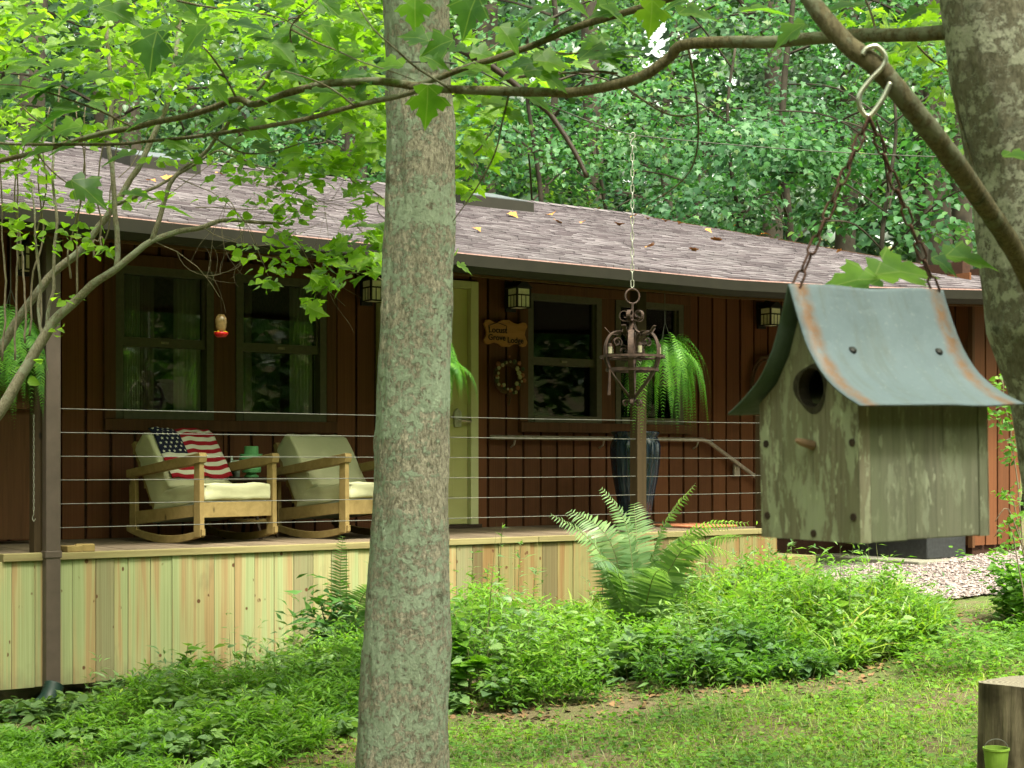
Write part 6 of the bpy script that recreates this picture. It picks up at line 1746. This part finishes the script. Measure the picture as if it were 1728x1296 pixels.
# ---------------- ferns
def frond_mesh(pts, plen, npair, mat, width=1.0, droop=.35, wid=1.5, roll=0.0, prof=None):
    P = smooth_curve(pts, 8); m_ = len(P)
    A = np.array([tuple(p) for p in P]); seg = np.linalg.norm(np.diff(A, axis=0), axis=1); cum = np.concatenate([[0], np.cumsum(seg)]) / seg.sum()
    ts = np.linspace(.14, .995, npair); C = np.stack([np.interp(ts, cum, A[:, i]) for i in range(3)], 1)
    Tn = norm(np.stack([np.gradient(np.interp(ts, cum, A[:, i])) for i in range(3)], 1))
    up = np.array([0, 0, 1.]); side = np.cross(Tn, up[None]); bad = np.linalg.norm(side, axis=1) < .25
    hd = A[-1] - A[0]; hd[2] = 0; hs = np.cross(hd / (np.linalg.norm(hd) + 1e-9), up); side = norm(np.where(bad[:, None], hs[None], side))
    if roll: 
        n0 = np.cross(side, Tn); side = norm(side * math.cos(roll) + n0 * math.sin(roll))
    nr = norm(np.cross(side, Tn))
    pr = np.sin(np.clip(ts, 0, 1) ** .75 * np.pi * .96) ** .7 if prof is None else prof(ts)
    L_ = plen * np.clip(pr, .08, 1)
    pos = np.concatenate([C, C]); d_ = np.concatenate([side + Tn * .38, -side + Tn * .38]) + np.array([0, 0, -droop]) + rng.normal(0, .06, (2 * npair, 3))
    me = leaf_mesh('frond', PINNA_T, pos, d_, np.concatenate([nr, nr]) + rng.normal(0, .12, (2 * npair, 3)), np.concatenate([L_, L_]), mat, np.full(2 * npair, wid))
    return me, P
def fern(name, label, base, fronds, plen, npair, mat, **k):
    t = thing(name, label, 'fern', base)
    for f in fronds:
        pts = [p - base for p in f]
        me, P = frond_mesh(pts, plen * random.uniform(.85, 1.1), npair, M[mat], **k)
        fo = link('frond', me, t)
        MB().tube(P, taper(.0045, .0012, len(P)), 5).build('midrib', M['stem_green'], fo)
    return t
Yf = 10.0; fb_ = at(1075, 1090, Yf); fb_.z = gz(fb_.x, fb_.y)
def fr(tx, ty, mx, my, dY=0.0, base=fb_): return [base, at(mx, my, base.y + dY * .5), at(tx, ty, base.y + dY)]
fern('ostrich_fern', 'large fern with tall arching fronds in front of the porch post', fb_, [
    fr(930, 868, 1010, 930, -.1), fr(962, 862, 1030, 915, .25), fr(1015, 824, 1060, 900, 0), fr(1172, 818, 1110, 910, .1), fr(1262, 882, 1160, 905, -.1), fr(1240, 935, 1150, 930, -.35), fr(1185, 905, 1120, 930, .4), fr(1070, 850, 1075, 930, .4), fr(1000, 950, 1040, 960, -.4), fr(1120, 960, 1100, 980, -.5), fr(1250, 905, 1170, 930, .3)], .19, 46, 'fern', droop=.22, wid=.72, roll=.5)
fb2 = at(585, 1150, 9.55); fb2.z = gz(fb2.x, fb2.y)
fern('ostrich_fern', 'narrow fern standing between the left boards and the lichen trunk', fb2, [
    fr(578, 905, 574, 1000, -.1, fb2), fr(560, 920, 575, 960, .1, fb2) if False else fr(650, 985, 610, 1010, -.2, fb2), fr(670, 1010, 620, 1020, .2, fb2), fr(800, 1060, 700, 1010, .1, fb2), fr(820, 1100, 700, 1040, -.2, fb2), fr(540, 1060, 560, 1060, -.2, fb2), fr(520, 1090, 550, 1080, .1, fb2)], .15, 42, 'fern', droop=.2, wid=.72, roll=.6)
# dark old fronds in the clump
for k in range(7):
    P0 = at(560 + k * 8, 1150, 9.4); P0.z = gz(P0.x, P0.y)
odf = thing('old_fern_clump', 'dark clump of old fern stalks by the lichen trunk', 'fern', fb2 + Vector((-.1, -.05, 0)))
for k in range(9):
    MB().tube(smooth_curve([Vector((0, 0, 0)), Vector((random.uniform(-.08, .1), 0, .16)), Vector((random.uniform(-.22, .26), random.uniform(-.1, .1), random.uniform(.28, .5)))], 5), taper(.008, .003, 11), 6).build('stalk', M['dark_wood'], odf)
parts = []
n = 260; c_ = np.array(fb2) + np.array([-.12, -.05, .3])
pos = c_ + rng.normal(0, 1, (n, 3)) * np.array([.10, .08, .13])
tag(link('foliage', leaf_mesh('foliage', LANCE_T, pos - np.array(odf.location), rdir(n, -.3, .8), rnorm(n, .5), rng.uniform(.08, .16, n), M['leaf_mid']), odf), kind='stuff')

def hanging_fern(label, x, y, Yh, nfr, R0, drop, cut=None):
    c_ = at(x, y, Yh)
    t = thing('hanging_fern', label, 'hanging fern', c_, group='hanging ferns along the porch')
    MB().lathe([(0, -.14), (.09, -.14), (.12, 0), (.125, .005), (.11, .005), (0, 0)], 20).build('basket', M['dark_wood'], t)
    a_, b_ = toH(c_); zt_ = roof_z(a_, max(b_, BE)) - c_.z - .14
    w_ = MB()
    for k in range(3):
        an = k * 2.09; w_.tube([(.115 * math.cos(an), .115 * math.sin(an), 0), (0, 0, .35)], .0018, 5)
    w_.tube([(0, 0, .35), (0, 0, zt_)], .0025, 5); w_.build('hanger', M['cable'], t)
    for k in range(nfr):
        an = random.uniform(0, 6.28); L_ = random.uniform(.55, 1.0) * R0; dz = random.uniform(.3, 1.0) * drop; up_ = random.uniform(.02, .26)
        u_ = Vector((math.cos(an), math.sin(an), 0))
        pts = [Vector((0, 0, .0)) + u_ * .05, u_ * L_ * .45 + Vector((0, 0, up_)), u_ * L_ * .85 + Vector((0, 0, up_ * .6 - dz * .3)), u_ * L_ * 1.0 + Vector((0, 0, -dz))]
        me, P = frond_mesh(pts, random.uniform(.034, .058), 34, M['fern_hang'], droop=.35, wid=.95, roll=random.uniform(-.7, .7), prof=lambda ts: np.clip(1.25 * (1 - ts ** 2.2), .1, 1))
        fo = link('frond', me, t)
hanging_fern('lush green fern hanging right of the iron chandelier', 1122, 620, 11.8, 80, .37, .58)
hanging_fern('fern hanging behind the lichen trunk with only its right fronds showing', 722, 615, 10.57, 60, .36, .32)
hanging_fern('shaded fern hanging at the far left beside the downspout', 18, 590, 8.92, 80, .24, .46)
# chain dangling below the left fern
dc = thing('dangling_chain', 'thin pale chain with a hook dangling left of the downspout', 'chain', at(57, 695, 9.05))
chain_links(dc, at(57, 700, 9.05), at(57, 868, 9.05), .026, .0016, .011, M['galv_chain'], base=dc.location.copy())
q_ = at(57, 868, 9.05) - dc.location
MB().tube(smooth_curve([q_, q_ + Vector((-.008, 0, -.02)), q_ + Vector((0, 0, -.04)), q_ + Vector((.01, 0, -.025))], 5), .0025, 6).build('hook', M['galv_chain'], dc)

# ---------------- lawn
def lawn():
    n = 125000
    Y_ = 5.8 + 6.2 * rng.uniform(0, 1, n) ** 1.15; X_ = rng.uniform(-.40, .40, n) * Y_
    a_ = X_ * CT + Y_ * ST; b_ = -X_ * ST + Y_ * CT
    f = np.interp(a_, [p[0] for p in FR] + [9.6, 12], [p[1] for p in FR] + [7.5, 7.2])
    keep = (b_ < f + .25 + rng.normal(0, .18, n)) | ((b_ < 8.6) & (rng.uniform(0, 1, n) < .12) & (a_ < 9))
    # bare, worn strip along the edge of the bed
    nz = np.array([noise.noise(Vector((x * 1.7, y * 1.7, 1.1))) for x, y in zip(X_[::1], Y_[::1])])
    bare = (np.abs(b_ - f + .10) < .30) & (nz > -.2); keep &= ~(bare & (rng.uniform(0, 1, n) < .88))
    keep &= ~((nz < -.18) & (rng.uniform(0, 1, n) < .6))
    keep &= ~((a_ > 9) & (b_ > 7.3))
    X_, Y_, nz = X_[keep], Y_[keep], nz[keep]; n = len(X_)
    z = np.array([gz(x, y) for x, y in zip(X_, Y_)])
    P_ = np.stack([X_, Y_, z], 1)
    kind = rng.uniform(0, 1, n)
    g = kind < .60
    tag(link('lawn_grass', leaf_mesh('lawn_grass', BLADE_T, P_[g], rdir(g.sum(), .35, 1.6), rnorm(g.sum(), .3), rng.uniform(.035, .085, g.sum()), M['grass'], np.full(g.sum(), 1.5))), 'short lawn grass in front of the weed bed', 'grass', kind='stuff')
    c = ~g; P2 = P_[c]; P2[:, 2] += rng.uniform(.008, .05, c.sum())
    tag(link('clover', leaf_mesh('clover', CLOVER_T, P2, rdir(c.sum(), -.25, .25), rnorm(c.sum(), .3), rng.uniform(.016, .036, c.sum()), M['weed'])), 'clover and small flat weeds mixed into the lawn', 'clover', kind='stuff')
lawn()
# leaf litter on the bare soil
n = 1500; s_ = []
while len(s_) < n:
    a_ = random.uniform(1, 9); b_ = front(a_) + random.gauss(0, .22); p = H(a_, b_)
    if abs(p.x / p.y) < .38: s_.append((p.x, p.y, gz(p.x, p.y) + .008))
tag(link('leaf_litter', leaf_mesh('leaf_litter', OVATE_T, np.array(s_), rdir(n, -.1, .1), rnorm(n, .25), rng.uniform(.02, .05, n), plain('dry_litter', (.17, .10, .05), .9, var=.5, scale=3))), 'dry brown leaf litter along the bare edge of the weed bed', 'leaf litter', kind='stuff')
